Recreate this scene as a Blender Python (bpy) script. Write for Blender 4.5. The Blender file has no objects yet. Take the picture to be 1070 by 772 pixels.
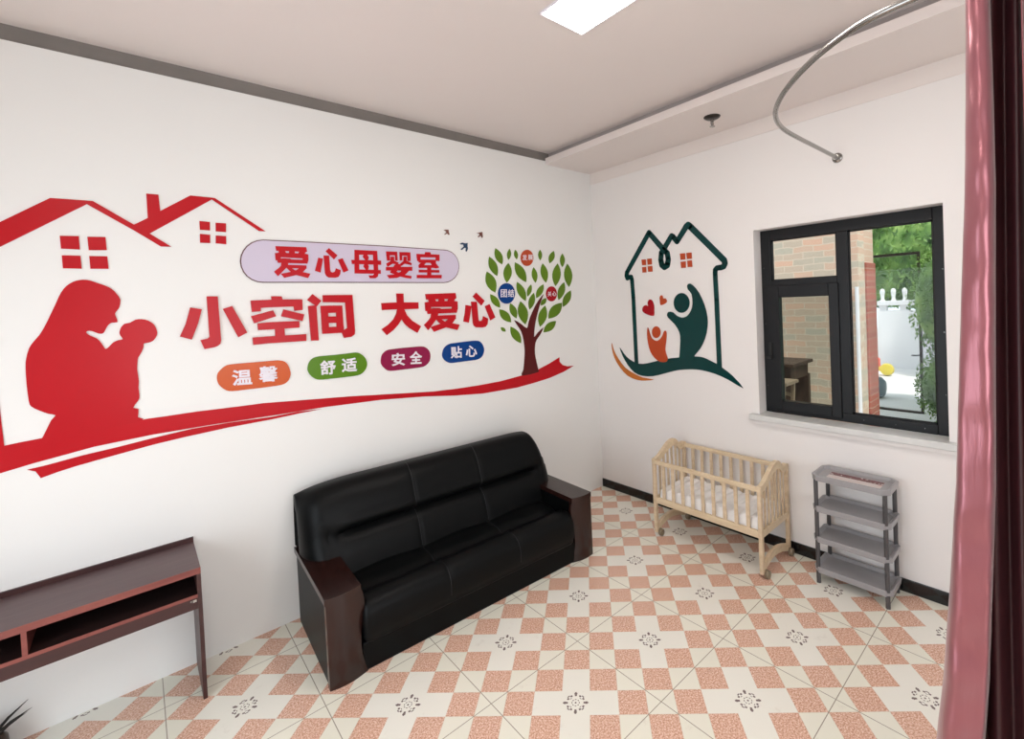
import bpy, math, random
from mathutils import Vector, Matrix, Euler
from mathutils.geometry import tessellate_polygon
random.seed(7)
PI = math.pi
SC = bpy.context.scene
COL = SC.collection

# ------------------------------------------------------------------ camera, world, lights, exposure
cd = bpy.data.cameras.new('camera'); cam = bpy.data.objects.new('camera', cd); COL.objects.link(cam)
cd.sensor_fit = 'HORIZONTAL'; cd.sensor_width = 36.0; cd.lens = 36.0 * 490.141 / 1070
cd.shift_x = (535 - 595.346) / 1070; cd.shift_y = (326.531 - 386) / 1070
cd.clip_start = 0.05; cd.clip_end = 200
yaw, pit, rol = 0.823234, 0.021298, -0.044880
Fv = Vector((math.cos(yaw)*math.cos(pit), math.sin(yaw)*math.cos(pit), -math.sin(pit)))
R0 = Vector((math.sin(yaw), -math.cos(yaw), 0)); U0 = R0.cross(Fv)
Rv = math.cos(rol)*R0 + math.sin(rol)*U0; Uv = -math.sin(rol)*R0 + math.cos(rol)*U0
cam.matrix_world = Matrix(((Rv.x, Uv.x, -Fv.x, -3.6317), (Rv.y, Uv.y, -Fv.y, -3.5016), (Rv.z, Uv.z, -Fv.z, 1.9936), (0, 0, 0, 1)))
SC.camera = cam

SC.view_settings.view_transform = 'Standard'; SC.view_settings.look = 'None'
SC.view_settings.gamma = 1.0; SC.view_settings.use_curve_mapping = False
SC.view_settings.exposure = 0.08

world = bpy.data.worlds.new('world'); SC.world = world; world.use_nodes = True
wb = world.node_tree.nodes['Background']; wb.inputs[0].default_value = (0.80, 0.90, 1.0, 1); wb.inputs[1].default_value = 1.35

def lamp(name, kind, loc, rot, energy, color, **kw):
    d = bpy.data.lights.new(name, kind); d.energy = energy; d.color = color
    for k, v in kw.items(): setattr(d, k, v)
    o = bpy.data.objects.new(name, d); o.location = loc; o.rotation_euler = rot; COL.objects.link(o); return o
sun = lamp('sun', 'SUN', (0, 0, 10), (0, 0, 0), 3.4, (1, 0.97, 0.92), angle=math.radians(3))
sun.rotation_euler = Vector((0.25, 0.45, -1.0)).to_track_quat('-Z', 'Y').to_euler()
# area light added as daylight from an assumed, unseen doorway left of the camera
lamp('assumed_door_light', 'AREA', (-5.12, -1.85, 1.25), (0, -PI/2, 0), 38, (0.85, 0.93, 1.0), shape='RECTANGLE', size=2.1, size_y=1.7)
# added fill light in an unseen opening behind the camera
lamp('rear_fill_light', 'AREA', (-2.6, -5.5, 1.7), (PI/2, 0, 0), 46, (0.98, 0.98, 1.0), shape='RECTANGLE', size=2.4, size_y=1.5)

# ------------------------------------------------------------------ helpers
class MB:
    def __init__(s): s.v = []; s.f = []
    def add(s, vs, fs):
        n = len(s.v); s.v += [tuple(v) for v in vs]; s.f += [tuple(i+n for i in f) for f in fs]; return s
    def box(s, x0, x1, y0, y1, z0, z1):
        x0, x1 = sorted((x0, x1)); y0, y1 = sorted((y0, y1)); z0, z1 = sorted((z0, z1))
        return s.add([(x0,y0,z0),(x1,y0,z0),(x1,y1,z0),(x0,y1,z0),(x0,y0,z1),(x1,y0,z1),(x1,y1,z1),(x0,y1,z1)],
                     [(0,3,2,1),(4,5,6,7),(0,1,5,4),(1,2,6,5),(2,3,7,6),(3,0,4,7)])
    def bar(s, p, q, w, h, up=(0,0,1)):       # rectangular bar from p to q
        p, q = Vector(p), Vector(q); d = (q-p).normalized(); u = Vector(up)
        if abs(d.dot(u)) > .99: u = Vector((1,0,0))
        a = d.cross(u).normalized(); b = a.cross(d).normalized(); vs = []
        for c in (p, q):
            for sa, sb in ((-1,-1),(1,-1),(1,1),(-1,1)): vs.append(c + a*sa*w/2 + b*sb*h/2)
        return s.add(vs, [(0,3,2,1),(4,5,6,7),(0,1,5,4),(1,2,6,5),(2,3,7,6),(3,0,4,7)])
    def tube(s, pts, r, n=12, cap=True):
        pts = [Vector(p) for p in pts]; rs = r if isinstance(r, (list, tuple)) else [r]*len(pts)
        prev = None; rings = []; base = len(s.v)
        for i, p in enumerate(pts):
            d = (pts[min(i+1, len(pts)-1)] - pts[max(i-1, 0)]).normalized()
            if prev is None:
                u = Vector((0,0,1)) if abs(d.z) < .9 else Vector((1,0,0)); a = d.cross(u).normalized()
            else: a = (prev - d*prev.dot(d)).normalized()
            prev = a; b = d.cross(a)
            s.v += [tuple(p + (a*math.cos(2*PI*k/n) + b*math.sin(2*PI*k/n))*rs[i]) for k in range(n)]
        for i in range(len(pts)-1):
            for k in range(n):
                o = base + i*n; s.f.append((o+k, o+(k+1)%n, o+n+(k+1)%n, o+n+k))
        if cap:
            s.f.append(tuple(base+k for k in range(n))[::-1]); o = base+(len(pts)-1)*n; s.f.append(tuple(o+k for k in range(n)))
        return s
    def lathe(s, prof, c=(0,0,0), n=24, axis='z'):
        base = len(s.v)
        for r, z in prof:
            for k in range(n):
                a = 2*PI*k/n; q = (r*math.cos(a), r*math.sin(a), z)
                if axis == 'x': q = (q[2], q[0], q[1])
                if axis == 'y': q = (q[0], q[2], q[1])
                s.v.append((c[0]+q[0], c[1]+q[1], c[2]+q[2]))
        for i in range(len(prof)-1):
            for k in range(n):
                o = base+i*n; s.f.append((o+k, o+(k+1)%n, o+n+(k+1)%n, o+n+k))
        s.f.append(tuple(base+k for k in range(n))[::-1]); o = base+(len(prof)-1)*n; s.f.append(tuple(o+k for k in range(n)))
        return s
    def prism(s, poly, fn, d0, d1):            # polygon (h,v) -> fn(h,v,depth)
        n = len(poly); base = len(s.v)
        s.v += [tuple(fn(h, v, d0)) for h, v in poly] + [tuple(fn(h, v, d1)) for h, v in poly]
        tris = tessellate_polygon([[Vector((h, v, 0)) for h, v in poly]])
        for t in tris: s.f.append(tuple(base+n+i for i in t)); s.f.append(tuple(base+i for i in t[::-1]))
        for i in range(n): j = (i+1) % n; s.f.append((base+i, base+j, base+n+j, base+n+i))
        return s
    def grid(s, nu, nv, fn, closev=False, caps=False):
        base = len(s.v)
        for i in range(nu):
            for j in range(nv): s.v.append(tuple(fn(i/(nu-1), j/(nv if closev else nv-1))))
        m = nv if closev else nv-1
        for i in range(nu-1):
            for j in range(m):
                o = base+i*nv; s.f.append((o+j, o+nv+j, o+nv+(j+1)%nv, o+(j+1)%nv))
        if caps:
            s.f.append(tuple(base+j for j in range(nv))); o = base+(nu-1)*nv; s.f.append(tuple(o+j for j in range(nv))[::-1])
        return s
    def build(s, name, mat, parent=None, smooth=False, bevel=0, seg=2, loc=None):
        me = bpy.data.meshes.new(name); me.from_pydata(s.v, [], s.f); me.update()
        import bmesh
        bm = bmesh.new(); bm.from_mesh(me); bmesh.ops.recalc_face_normals(bm, faces=bm.faces); bm.to_mesh(me); bm.free()
        if smooth:
            for p in me.polygons: p.use_smooth = True
            if smooth == 'auto': me.set_sharp_from_angle(angle=math.radians(40))
        o = bpy.data.objects.new(name, me); COL.objects.link(o)
        if mat: me.materials.append(mat)
        if parent is not None: o.parent = parent
        if loc: o.location = loc
        if bevel:
            b = o.modifiers.new('bevel', 'BEVEL'); b.width = bevel; b.segments = seg; b.limit_method = 'ANGLE'; b.angle_limit = math.radians(35)
            b.harden_normals = False
        return o

def tag(o, label, cat=None, group=None, kind=None):
    if label: o['label'] = label
    if cat: o['category'] = cat
    if group: o['group'] = group
    if kind: o['kind'] = kind
    return o
def struct(o, label=None):
    o['kind'] = 'structure'
    if label: o['label'] = label
    return o
def empty(name, loc, rz=0):
    o = bpy.data.objects.new(name, None); COL.objects.link(o); o.location = loc; o.rotation_euler = (0, 0, rz)
    o.empty_display_size = .05; return o
def smooth_poly(P, n=3, closed=True):
    out = []; N = len(P)
    for i in range(N):
        p0, p1, p2, p3 = P[(i-1)%N], P[i], P[(i+1)%N], P[(i+2)%N]
        for k in range(n):
            t = k/n; out.append(tuple(.5*((2*p1[a]) + (-p0[a]+p2[a])*t + (2*p0[a]-5*p1[a]+4*p2[a]-p3[a])*t*t + (-p0[a]+3*p1[a]-3*p2[a]+p3[a])*t**3) for a in range(len(p1))))
    return out
def smooth_line(P, n=6):
    out = []; N = len(P)
    for i in range(N-1):
        p0, p1, p2, p3 = P[max(i-1,0)], P[i], P[i+1], P[min(i+2,N-1)]
        for k in range(n):
            t = k/n; out.append(tuple(.5*((2*p1[a]) + (-p0[a]+p2[a])*t + (2*p0[a]-5*p1[a]+4*p2[a]-p3[a])*t*t + (-p0[a]+3*p1[a]-3*p2[a]+p3[a])*t**3) for a in range(len(p1))))
    out.append(tuple(P[-1])); return out

# ------------------------------------------------------------------ materials
class NT:
    def __init__(s, name):
        s.m = bpy.data.materials.new(name); s.m.use_nodes = True; s.t = s.m.node_tree
        s.p = s.t.nodes['Principled BSDF']
    def n(s, typ, **kw):
        x = s.t.nodes.new(typ)
        for k, v in kw.items():
            if k.startswith('i_'): x.inputs[k[2:].replace('_', ' ')].default_value = v
            else: setattr(x, k, v)
        return x
    def l(s, a, b): s.t.links.new(a, b)
    def math(s, op, a, b=None, c=None):
        x = s.t.nodes.new('ShaderNodeMath'); x.operation = op
        for i, v in enumerate((a, b, c)):
            if v is None: continue
            if isinstance(v, (int, float)): x.inputs[i].default_value = v
            else: s.l(v, x.inputs[i])
        return x.outputs[0]
    def mix(s, fac, a, b):
        x = s.t.nodes.new('ShaderNodeMix'); x.data_type = 'RGBA'
        for i, v in ((0, fac), (6, a), (7, b)):
            if isinstance(v, (int, float)): x.inputs[i].default_value = v
            elif isinstance(v, tuple): x.inputs[i].default_value = (*v, 1) if len(v) == 3 else v
            else: s.l(v, x.inputs[i])
        return x.outputs[2]
    def coord(s, what='Object'): return s.n('ShaderNodeTexCoord').outputs[what]
    def noise(s, scale, detail=3, vec=None, rough=.5):
        x = s.n('ShaderNodeTexNoise'); x.inputs['Scale'].default_value = scale; x.inputs['Detail'].default_value = detail; x.inputs['Roughness'].default_value = rough
        s.l(vec if vec is not None else s.coord(), x.inputs['Vector']); return x.outputs[0]
    def ramp(s, fac, stops):
        x = s.n('ShaderNodeValToRGB'); e = x.color_ramp.elements
        while len(e) < len(stops): e.new(.5)
        for i, (p, c) in enumerate(stops): e[i].position = p; e[i].color = (*c, 1)
        s.l(fac, x.inputs[0]); return x.outputs[0]
    def bump(s, h, strength=.2, dist=.01):
        x = s.n('ShaderNodeBump'); x.inputs['Strength'].default_value = strength; x.inputs['Distance'].default_value = dist
        s.l(h, x.inputs['Height']); s.l(x.outputs[0], s.p.inputs['Normal'])
    def base(s, c):
        if isinstance(c, tuple): s.p.inputs['Base Color'].default_value = (*c, 1)
        else: s.l(c, s.p.inputs['Base Color'])
        return s
    def set(s, **kw):
        for k, v in kw.items(): s.p.inputs[k.replace('_', ' ')].default_value = v
        return s

def srgb(r, g, b):
    f = lambda c: (c/255/12.92 if c/255 <= .04045 else ((c/255+.055)/1.055)**2.4)
    return (f(r), f(g), f(b))
def plain(name, col, rough=.5, var=.06, scale=8, **kw):
    kw = {k.replace('_', ' '): v for k, v in kw.items()}; t = NT(name); n = t.noise(scale)
    d = tuple(c*(1-var) for c in col); u = tuple(min(1, c*(1+var)) for c in col)
    t.base(t.ramp(n, [(.3, d), (.7, u)])); t.set(Roughness=rough)
    for k, v in kw.items(): t.p.inputs[k.replace('_', ' ')].default_value = v
    return t.m

def wall_mat(name, col):
    t = NT(name); n1 = t.noise(.7, 3); n2 = t.noise(5, 4)
    a = t.mix(n1, tuple(c*.97 for c in col), tuple(min(1, c*1.02) for c in col))
    t.base(t.mix(t.math('MULTIPLY', t.math('SMOOTH_MIN', n2, .6, .1), .12), a, tuple(c*.88 for c in col)))
    t.set(Roughness=.55); t.bump(t.noise(60, 3), .04, .004); return t.m
M = {}
M['wall'] = wall_mat('wall_paint', (.79, .785, .765))
M['wallb'] = wall_mat('wall_paint_pinkish', (.80, .765, .74))
M['ceil'] = wall_mat('ceiling_paint', (.76, .685, .65))
M['band'] = wall_mat('plaster_band_paint', (.77, .70, .66))
M['trimgrey'] = plain('grey_gap_shade', (.20, .18, .165), .6)  # shade of the gap under the ceiling, put into the strip colour
M['trimlight'] = plain('taupe_gap_shade', (.36, .32, .305), .6)  # lighter gap shade above the soffit, also put into the colour
M['black_tile'] = plain('black_skirting_tile', (.006, .006, .006), .12)
M['red'] = plain('red_acrylic', srgb(180, 16, 28), .28, .03, 2, Specular_IOR_Level=.2)
M['red_dark'] = plain('deep_red_acrylic', srgb(158, 30, 36), .25, .03, 2)
M['lilac'] = plain('lilac_panel', srgb(200, 190, 208), .3, .02, 2, Specular_IOR_Level=.25)
M['maroon_edge'] = plain('maroon_panel_edge', srgb(90, 40, 45), .4)
M['white_letter'] = plain('white_letter', (.74, .70, .76), .4, .02)
M['orange'] = plain('orange_acrylic', srgb(196, 82, 22), .25, .03, 2, Specular_IOR_Level=.25)
M['green'] = plain('green_acrylic', srgb(84, 126, 20), .25, .03, 2, Specular_IOR_Level=.25)
M['magenta'] = plain('magenta_acrylic', srgb(136, 20, 66), .25, .03, 2, Specular_IOR_Level=.25)
M['blue'] = plain('blue_acrylic', srgb(0, 56, 124), .25, .03, 2, Specular_IOR_Level=.25)
M['leaf'] = plain('leaf_green_acrylic', srgb(90, 122, 26), .3, .12, 3, Specular_IOR_Level=.25)
M['trunk'] = plain('trunk_brown_acrylic', srgb(84, 20, 20), .3, .08, 4, Specular_IOR_Level=.25)
M['bird_brown'] = plain('brown_acrylic', srgb(110, 62, 52), .4)
M['bird_navy'] = plain('navy_acrylic', srgb(10, 50, 84), .3)
M['teal'] = plain('dark_teal_acrylic', srgb(0, 54, 52), .2, .05, 3, Specular_IOR_Level=.25)
M['rust'] = plain('rust_orange_acrylic', srgb(178, 70, 34), .3, .04, 3, Specular_IOR_Level=.25)
M['amber'] = plain('amber_acrylic', srgb(190, 108, 44), .3, .04, 3, Specular_IOR_Level=.25)
M['heart'] = plain('crimson_acrylic', srgb(160, 18, 30), .25, Specular_IOR_Level=.25)
M['frame'] = plain('black_aluminium', (.006, .0065, .0075), .4, Specular_IOR_Level=.3)
M['sill'] = plain('painted_sill', (.62, .62, .60), .35)
M['gasket'] = plain('rubber_gasket', (.01, .01, .01), .7)
M['chrome'] = plain('brushed_steel', (.34, .33, .315), .26, .03, 30, Metallic=1.0)
M['dark_metal'] = plain('dark_metal', (.05, .045, .04), .3, .1, 30, Metallic=.8)

def leather():
    t = NT('black_leather'); t.base((.0022, .0026, .0028)); t.set(Roughness=.42); t.p.inputs['Specular IOR Level'].default_value = .13
    v = t.n('ShaderNodeTexVoronoi'); v.inputs['Scale'].default_value = 260; t.l(t.coord(), v.inputs['Vector'])
    t.bump(t.math('ADD', t.math('MULTIPLY', v.outputs[0], .4), t.noise(6, 3)), .10, .006); return t.m
M['leather'] = leather()
M['seam'] = plain('grey_seam_thread', (.02, .021, .023), .7)
def wood(name, dark, light, scale=(1, 12, 12), rough=.25, n=3.0):
    t = NT(name); mp = t.n('ShaderNodeMapping'); mp.inputs['Scale'].default_value = scale; t.l(t.coord(), mp.inputs[0])
    a = t.noise(n, 5, mp.outputs[0], .6); t.base(t.ramp(a, [(.3, dark), (.7, light)])); t.set(Roughness=rough); t.bump(a, .05, .003); return t.m
M['mahogany'] = wood('dark_mahogany', (.012, .0035, .0028), (.026, .0075, .0055), (5, 5, .6), .24)
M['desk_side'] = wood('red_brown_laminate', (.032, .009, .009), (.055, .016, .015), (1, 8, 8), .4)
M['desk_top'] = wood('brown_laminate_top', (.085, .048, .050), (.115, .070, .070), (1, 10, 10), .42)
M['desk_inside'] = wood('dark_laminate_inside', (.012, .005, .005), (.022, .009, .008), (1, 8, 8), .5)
M['desk_edge'] = wood('red_edge_band', (.16, .035, .03), (.24, .065, .05), (1, 8, 8), .4)
M['pine'] = wood('pale_pine', (.56, .42, .27), (.70, .56, .39), (2, 2, 10), .45)
M['pine_y'] = wood('pale_pine_rail', (.58, .44, .28), (.72, .58, .40), (10, 1.5, 10), .45)
M['plastic'] = plain('grey_plastic', (.30, .29, .295), .30, .05, 5)
M['plastic_post'] = plain('dark_grey_plastic_tube', (.065, .062, .065), .35)
M['mattress'] = plain('white_cotton', (.82, .80, .78), .9, .03, 15)
M['castor'] = plain('castor_plastic', (.22, .17, .11), .4)

def floor_mat():
    t = NT('patterned_floor_tile'); T = .6; X0, Y0 = -1.5124, -1.7777
    xyz = t.n('ShaderNodeSeparateXYZ'); t.l(t.coord(), xyz.inputs[0])
    u = t.math('DIVIDE', t.math('SUBTRACT', xyz.outputs[0], X0), T); v = t.math('DIVIDE', t.math('SUBTRACT', xyz.outputs[1], Y0), T)
    uf = t.math('SUBTRACT', u, t.math('ROUND', u)); vf = t.math('SUBTRACT', v, t.math('ROUND', v))
    p = t.math('MULTIPLY', t.math('ADD', uf, vf), 3); q = t.math('MULTIPLY', t.math('SUBTRACT', uf, vf), 3)
    rp = t.math('ROUND', p); rq = t.math('ROUND', q)
    par = t.math('ABSOLUTE', t.math('SUBTRACT', t.math('ABSOLUTE', rp), t.math('ABSOLUTE', rq)))       # same parity as the sum
    odd = t.math('MODULO', t.math('ADD', t.math('ABSOLUTE', rp), t.math('ABSOLUTE', rq)), 2)
    man = t.math('ADD', t.math('ABSOLUTE', rp), t.math('ABSOLUTE', rq))
    centre = t.math('LESS_THAN', man, .5); near = t.math('LESS_THAN', man, 1.5)
    orange = t.math('MULTIPLY', t.math('LESS_THAN', odd, .5), t.math('SUBTRACT', 1, centre))
    sp = t.noise(125, 4, rough=.8)
    ocol = t.ramp(sp, [(.38, srgb(176, 126, 104)), (.50, srgb(216, 170, 146)), (.60, srgb(240, 212, 194))])
    big = t.noise(2.2, 4)
    cream = t.mix(big, srgb(226, 222, 206), srgb(236, 233, 218)); white = t.mix(big, srgb(229, 226, 214), srgb(238, 235, 225))
    col = t.mix(near, cream, white); col = t.mix(orange, col, ocol)
    # thin printed joints between the squares
    ep = t.math('ABSOLUTE', t.math('SUBTRACT', p, rp)); eq = t.math('ABSOLUTE', t.math('SUBTRACT', q, rq))
    edge = t.math('GREATER_THAN', t.math('MAXIMUM', ep, eq), .487)
    col = t.mix(t.math('MULTIPLY', t.math('MULTIPLY', edge, .35), t.math('SUBTRACT', 1, near)), col, srgb(200, 190, 170))
    # motif
    r = t.math('SQRT', t.math('ADD', t.math('MULTIPLY', p, p), t.math('MULTIPLY', q, q))); th = t.math('ARCTAN2', q, p)
    def ring(r0, w, k, cut, ph=0):
        a = t.math('LESS_THAN', t.math('ABSOLUTE', t.math('SUBTRACT', r, r0)), w)
        if k: a = t.math('MULTIPLY', a, t.math('GREATER_THAN', t.math('COSINE', t.math('MULTIPLY_ADD', th, k, ph)), cut))
        return a
    mo = ring(.0, .035, 0, 0)
    for a in (ring(.13, .016, 8, -.3), ring(.31, .034, 12, .05), ring(.38, .034, 4, .86), ring(.36, .022, 4, .86, PI), ring(.43, .02, 4, .965), ring(.24, .012, 4, .8, PI)): mo = t.math('MAXIMUM', mo, a)
    col = t.mix(t.math('MULTIPLY', mo, .85), col, srgb(74, 38, 42))
    # grout
    g = t.math('GREATER_THAN', t.math('MAXIMUM', t.math('ABSOLUTE', uf), t.math('ABSOLUTE', vf)), .4965)
    col = t.mix(t.math('MULTIPLY', g, .75), col, srgb(120, 104, 88))
    dirt = t.ramp(t.noise(9, 6, rough=.7), [(.60, (0, 0, 0)), (.78, (1, 1, 1))])
    col = t.mix(t.math('MULTIPLY', dirt, .25), col, srgb(150, 128, 104))
    t.base(col); t.set(Roughness=.22)
    t.bump(t.math('MULTIPLY', g, -1), .3, .002); return t.m
M['floor'] = floor_mat()

def brick_mat(name, c1, c2, mortar, rot, red=False):
    t = NT(name); mp = t.n('ShaderNodeMapping'); mp.inputs['Rotation'].default_value = rot; t.l(t.coord(), mp.inputs[0])
    b = t.n('ShaderNodeTexBrick'); wv = t.n('ShaderNodeVectorMath'); wv.operation = 'ADD'; t.l(mp.outputs[0], wv.inputs[0]); nz_ = t.n('ShaderNodeTexNoise'); nz_.inputs['Scale'].default_value = 6; sc_ = t.n('ShaderNodeVectorMath'); sc_.operation = 'SCALE'; sc_.inputs['Scale'].default_value = .05; t.l(t.coord(), nz_.inputs[0]); t.l(nz_.outputs[1], sc_.inputs[0]); t.l(sc_.outputs[0], wv.inputs[1]); t.l(wv.outputs[0], b.inputs[0]); b.inputs['Scale'].default_value = 1.0
    b.inputs['Brick Width'].default_value = .26; b.inputs['Row Height'].default_value = .085; b.inputs['Mortar Size'].default_value = .007
    b.inputs['Bias'].default_value = 0.0; b.inputs['Color1'].default_value = (*c1, 1); b.inputs['Color2'].default_value = (*c2, 1); b.inputs['Mortar'].default_value = (*mortar, 1)
    c = t.mix(t.math('MULTIPLY', t.noise(7, 5, rough=.7), .55), b.outputs[0], mortar)
    t.base(c); t.set(Roughness=.9); t.bump(b.outputs[1], -.5, .01); return t.m
M['brick'] = brick_mat('weathered_brick', srgb(220, 168, 142), srgb(178, 172, 156), srgb(214, 196, 174), (0, PI/2, PI/2))
M['brick_red'] = brick_mat('red_brick', srgb(190, 84, 66), srgb(160, 66, 54), srgb(190, 150, 130), (0, PI/2, PI/2))
M['concrete'] = plain('pale_concrete', (.72, .70, .68), .8, .05, 2)
M['whitewash'] = plain('whitewashed_wall', (.74, .74, .75), .7, .05, 2)
M['out_wall'] = plain('outer_render', (.6, .58, .54), .9)
def foliage(name, a, b, c):
    t = NT(name); t.base(t.ramp(t.noise(2.2, 4), [(.3, a), (.5, b), (.7, c)])); t.set(Roughness=.6)
    return t.m
M['hedge'] = foliage('hedge_leaves', (.035, .09, .012), (.10, .22, .03), (.22, .38, .06))
M['tree'] = foliage('tree_leaves', (.04, .10, .025), (.14, .28, .06), (.34, .50, .14))
M['old_wood'] = wood('old_brown_wood', (.035, .018, .012), (.10, .055, .035), (4, 4, 1), .6)
M['pale_wood'] = wood('pale_old_wood', (.25, .17, .11), (.40, .29, .20), (4, 4, 1), .6)
M['pot'] = plain('brown_glaze', (.05, .022, .008), .3)
M['darkleaf'] = plain('dark_dry_leaf', (.012, .010, .008), .6)
M['toy_orange'] = plain('orange_plastic', srgb(240, 84, 30), .4)
M['toy_yellow'] = plain('yellow_plastic', srgb(210, 190, 60), .4)
M['slate'] = plain('blue_grey_rubber', srgb(70, 92, 100), .5)
def glass_mat(name, tint, refl):
    t = NT(name); t.t.nodes.remove(t.p)
    tr = t.n('ShaderNodeBsdfTransparent'); tr.inputs[0].default_value = (*tint, 1)
    gl = t.n('ShaderNodeBsdfGlossy'); gl.inputs['Roughness'].default_value = .01; gl.inputs[0].default_value = (1, 1, 1, 1)
    fr = t.n('ShaderNodeFresnel'); fr.inputs[0].default_value = refl
    mx = t.n('ShaderNodeMixShader'); t.l(fr.outputs[0], mx.inputs[0]); t.l(tr.outputs[0], mx.inputs[1]); t.l(gl.outputs[0], mx.inputs[2])
    t.l(mx.outputs[0], t.t.nodes['Material Output'].inputs[0]); return t.m
M['glass'] = glass_mat('clear_glass', (.95, .96, .95), 1.18)
M['glass_grey'] = glass_mat('greyish_glass', (.70, .73, .70), 1.22)
def emit(name, col, st):
    t = NT(name); t.base(col); t.p.inputs['Emission Color'].default_value = (*col, 1); t.p.inputs['Emission Strength'].default_value = st; return t.m
M['led'] = emit('led_diffuser', (1.0, .955, .905), 21.5)

# ------------------------------------------------------------------ room shell
H = 3.47; XL = -5.0; YR = -5.4
WY0, WY1, WZ0, WZ1 = -2.962, -1.768, 1.035, 2.500       # window opening in the right wall
struct(MB().box(XL-.3, .24, YR-.3, .24, -.12, 0).build('floor', M['floor']), 'cream and orange chequered tile floor with small brown motifs')
w = MB(); w.box(XL-.24, 0, 0.0, .24, 0, 3.385); w.box(XL-.24, .24, .03, .24, 3.385, H+.1)
w.build('wall_left', M['wall'])['kind'] = 'structure'
w = MB()
w.box(0, .24, WY1, .24, 0, H+.1); w.box(0, .24, YR-.24, WY0, 0, H+.1); w.box(0, .24, WY0, WY1, 0, WZ0-.045); w.box(0, .24, WY0, WY1, WZ1, H+.1)
w.build('wall_right', M['wallb'])['kind'] = 'structure'
w = MB(); DY0, DY1, DZ = -2.70, -1.0, 2.30  # unseen wall with an assumed doorway, left open for the added area light
w.box(XL-.24, XL, DY1, .24, 0, H+.1); w.box(XL-.24, XL, YR, DY0, 0, H+.1); w.box(XL-.24, XL, DY0, DY1, DZ, H+.1)
w.build('wall_assumed_entrance', M['wall'])['kind'] = 'structure'
w = MB(); w.box(XL-.24, -3.8, YR-.24, YR, 0, H+.1); w.box(-1.4, .24, YR-.24, YR, 0, H+.1); w.box(-3.8, -1.4, YR-.24, YR, 0, .95); w.box(-3.8, -1.4, YR-.24, YR, 2.45, H+.1)  # unseen rear wall, its opening added for the fill light
w.build('wall_rear', M['wall'])['kind'] = 'structure'
struct(MB().box(XL-.24, .24, YR-.24, .24, H, H+.12).build('ceiling', M['ceil']), 'pale flat ceiling')
# dropped soffit along the right wall and its shadow gap, strips coloured darker for the shade
struct(MB().box(-.62, 0, YR, .0, 3.35, 3.412).build('trim_1', M['ceil']), 'boxed soffit running along the right wall')
struct(MB().box(-.56, -.02, YR, .03, 3.412, H).build('trim_2', M['trimlight']), 'recessed strip above the soffit, taupe for painted shade')
struct(MB().box(XL, -.56, .018, .032, 3.385, H).build('trim_3', M['trimgrey']), 'strip between left wall and ceiling, dark grey for painted shade')
struct(MB().box(-.007, .001, YR, 0, 3.235, 3.352).build('trim_4', M['band']), 'shallow plaster band under the soffit')
# black tile skirting, with joints
b = MB(); y = 0.0
while y > YR+.1:
    b.box(-.014, 0.0, y-.6+.003, y, 0, .083); y -= .6
struct(b.build('baseboard_right', M['black_tile'], bevel=.0015), 'glossy black tile skirting along the right wall')
# window
FX = .12; KY, KZ = -3.502, 1.994
win = empty('window_1', (0.12, (WY0+WY1)/2, WZ0)); win['kind'] = 'structure'; win['label'] = 'black framed window with a small pane over a casement and one tall pane'
def wp(mb, name, mat, **kw):
    o = mb.build(name, mat, None, **kw); o.parent = win; o.matrix_parent_inverse = Matrix.Translation(-win.location); return o
F0, F1 = FX, FX+.065
gl, gr, gm = -1.85, -2.90, (-2.318, -2.405)
f = MB()
f.box(F0, F1, WY1, -1.846, WZ0, WZ1); f.box(F0, F1, -2.889, WY0, WZ0, WZ1); f.box(F0, F1, -1.846, -2.889, 2.418, WZ1); f.box(F0, F1, -1.846, -2.889, WZ0, 1.10)
f.box(F0, F1, -2.325, -2.402, 1.10, 2.418); f.box(F0, F1, -1.846, -2.325, 2.045, 2.095)
wp(f, 'frame', M['frame'], bevel=.003)
s = MB(); S0, S1 = FX-.016, FX+.05
s.box(S0, S1, -1.80, -1.905, 1.062, 2.052); s.box(S0, S1, -2.268, -2.335, 1.062, 2.052); s.box(S0, S1, -1.905, -2.268, 1.958, 2.052); s.box(S0, S1, -1.905, -2.268, 1.062, 1.138)
sash = wp(s, 'casement_sash', M['frame'], bevel=.004)
h = MB().box(S0-.02, S0, -1.822, -1.846, 1.47, 1.60); h.box(S0-.04, S0-.02, -1.827, -1.841, 1.47, 1.50); h.box(S0-.045, S0-.03, -1.815, -1.853, 1.475, 1.492)
wp(h, 'handle', M['gasket'], bevel=.003)
wp(MB().box(FX+.030, FX+.036, -1.905, -2.268, 1.138, 1.958), 'casement_pane', M['glass_grey'])
wp(MB().box(FX+.030, FX+.036, -1.846, -2.325, 2.095, 2.418), 'top_pane', M['glass'])
wp(MB().box(FX+.030, FX+.036, -2.402, -2.889, 1.10, 2.418), 'tall_pane', M['glass'])
g = MB()
for (a, c, z0, z1) in ((-1.846, -2.325, 2.095, 2.418), (-2.402, -2.889, 1.10, 2.418)):
    g.box(FX+.022, FX+.030, a, a-.010, z0, z1); g.box(FX+.022, FX+.030, c, c+.010, z0, z1); g.box(FX+.022, FX+.030, a, c, z0, z0+.010); g.box(FX+.022, FX+.030, a, c, z1, z1-.010)
wp(g, 'gasket', M['gasket'])
for y, z in [(-2.47, 1.066), (-2.66, 1.066), (-2.82, 1.066), (-2.935, 1.3), (-2.935, 1.7), (-2.935, 2.1), (-1.79, 1.25), (-1.79, 1.75), (-1.79, 2.2)]:
    wp(MB().lathe([(.0025, 0), (.0025, -.001)], (F0, y, z), 8, 'x'), 'screw', M['chrome'])
sl = MB().box(-.05, FX, -1.700, -3.12, WZ0-.045, WZ0)
wp(sl, 'sill', M['sill'], bevel=.004)
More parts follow.
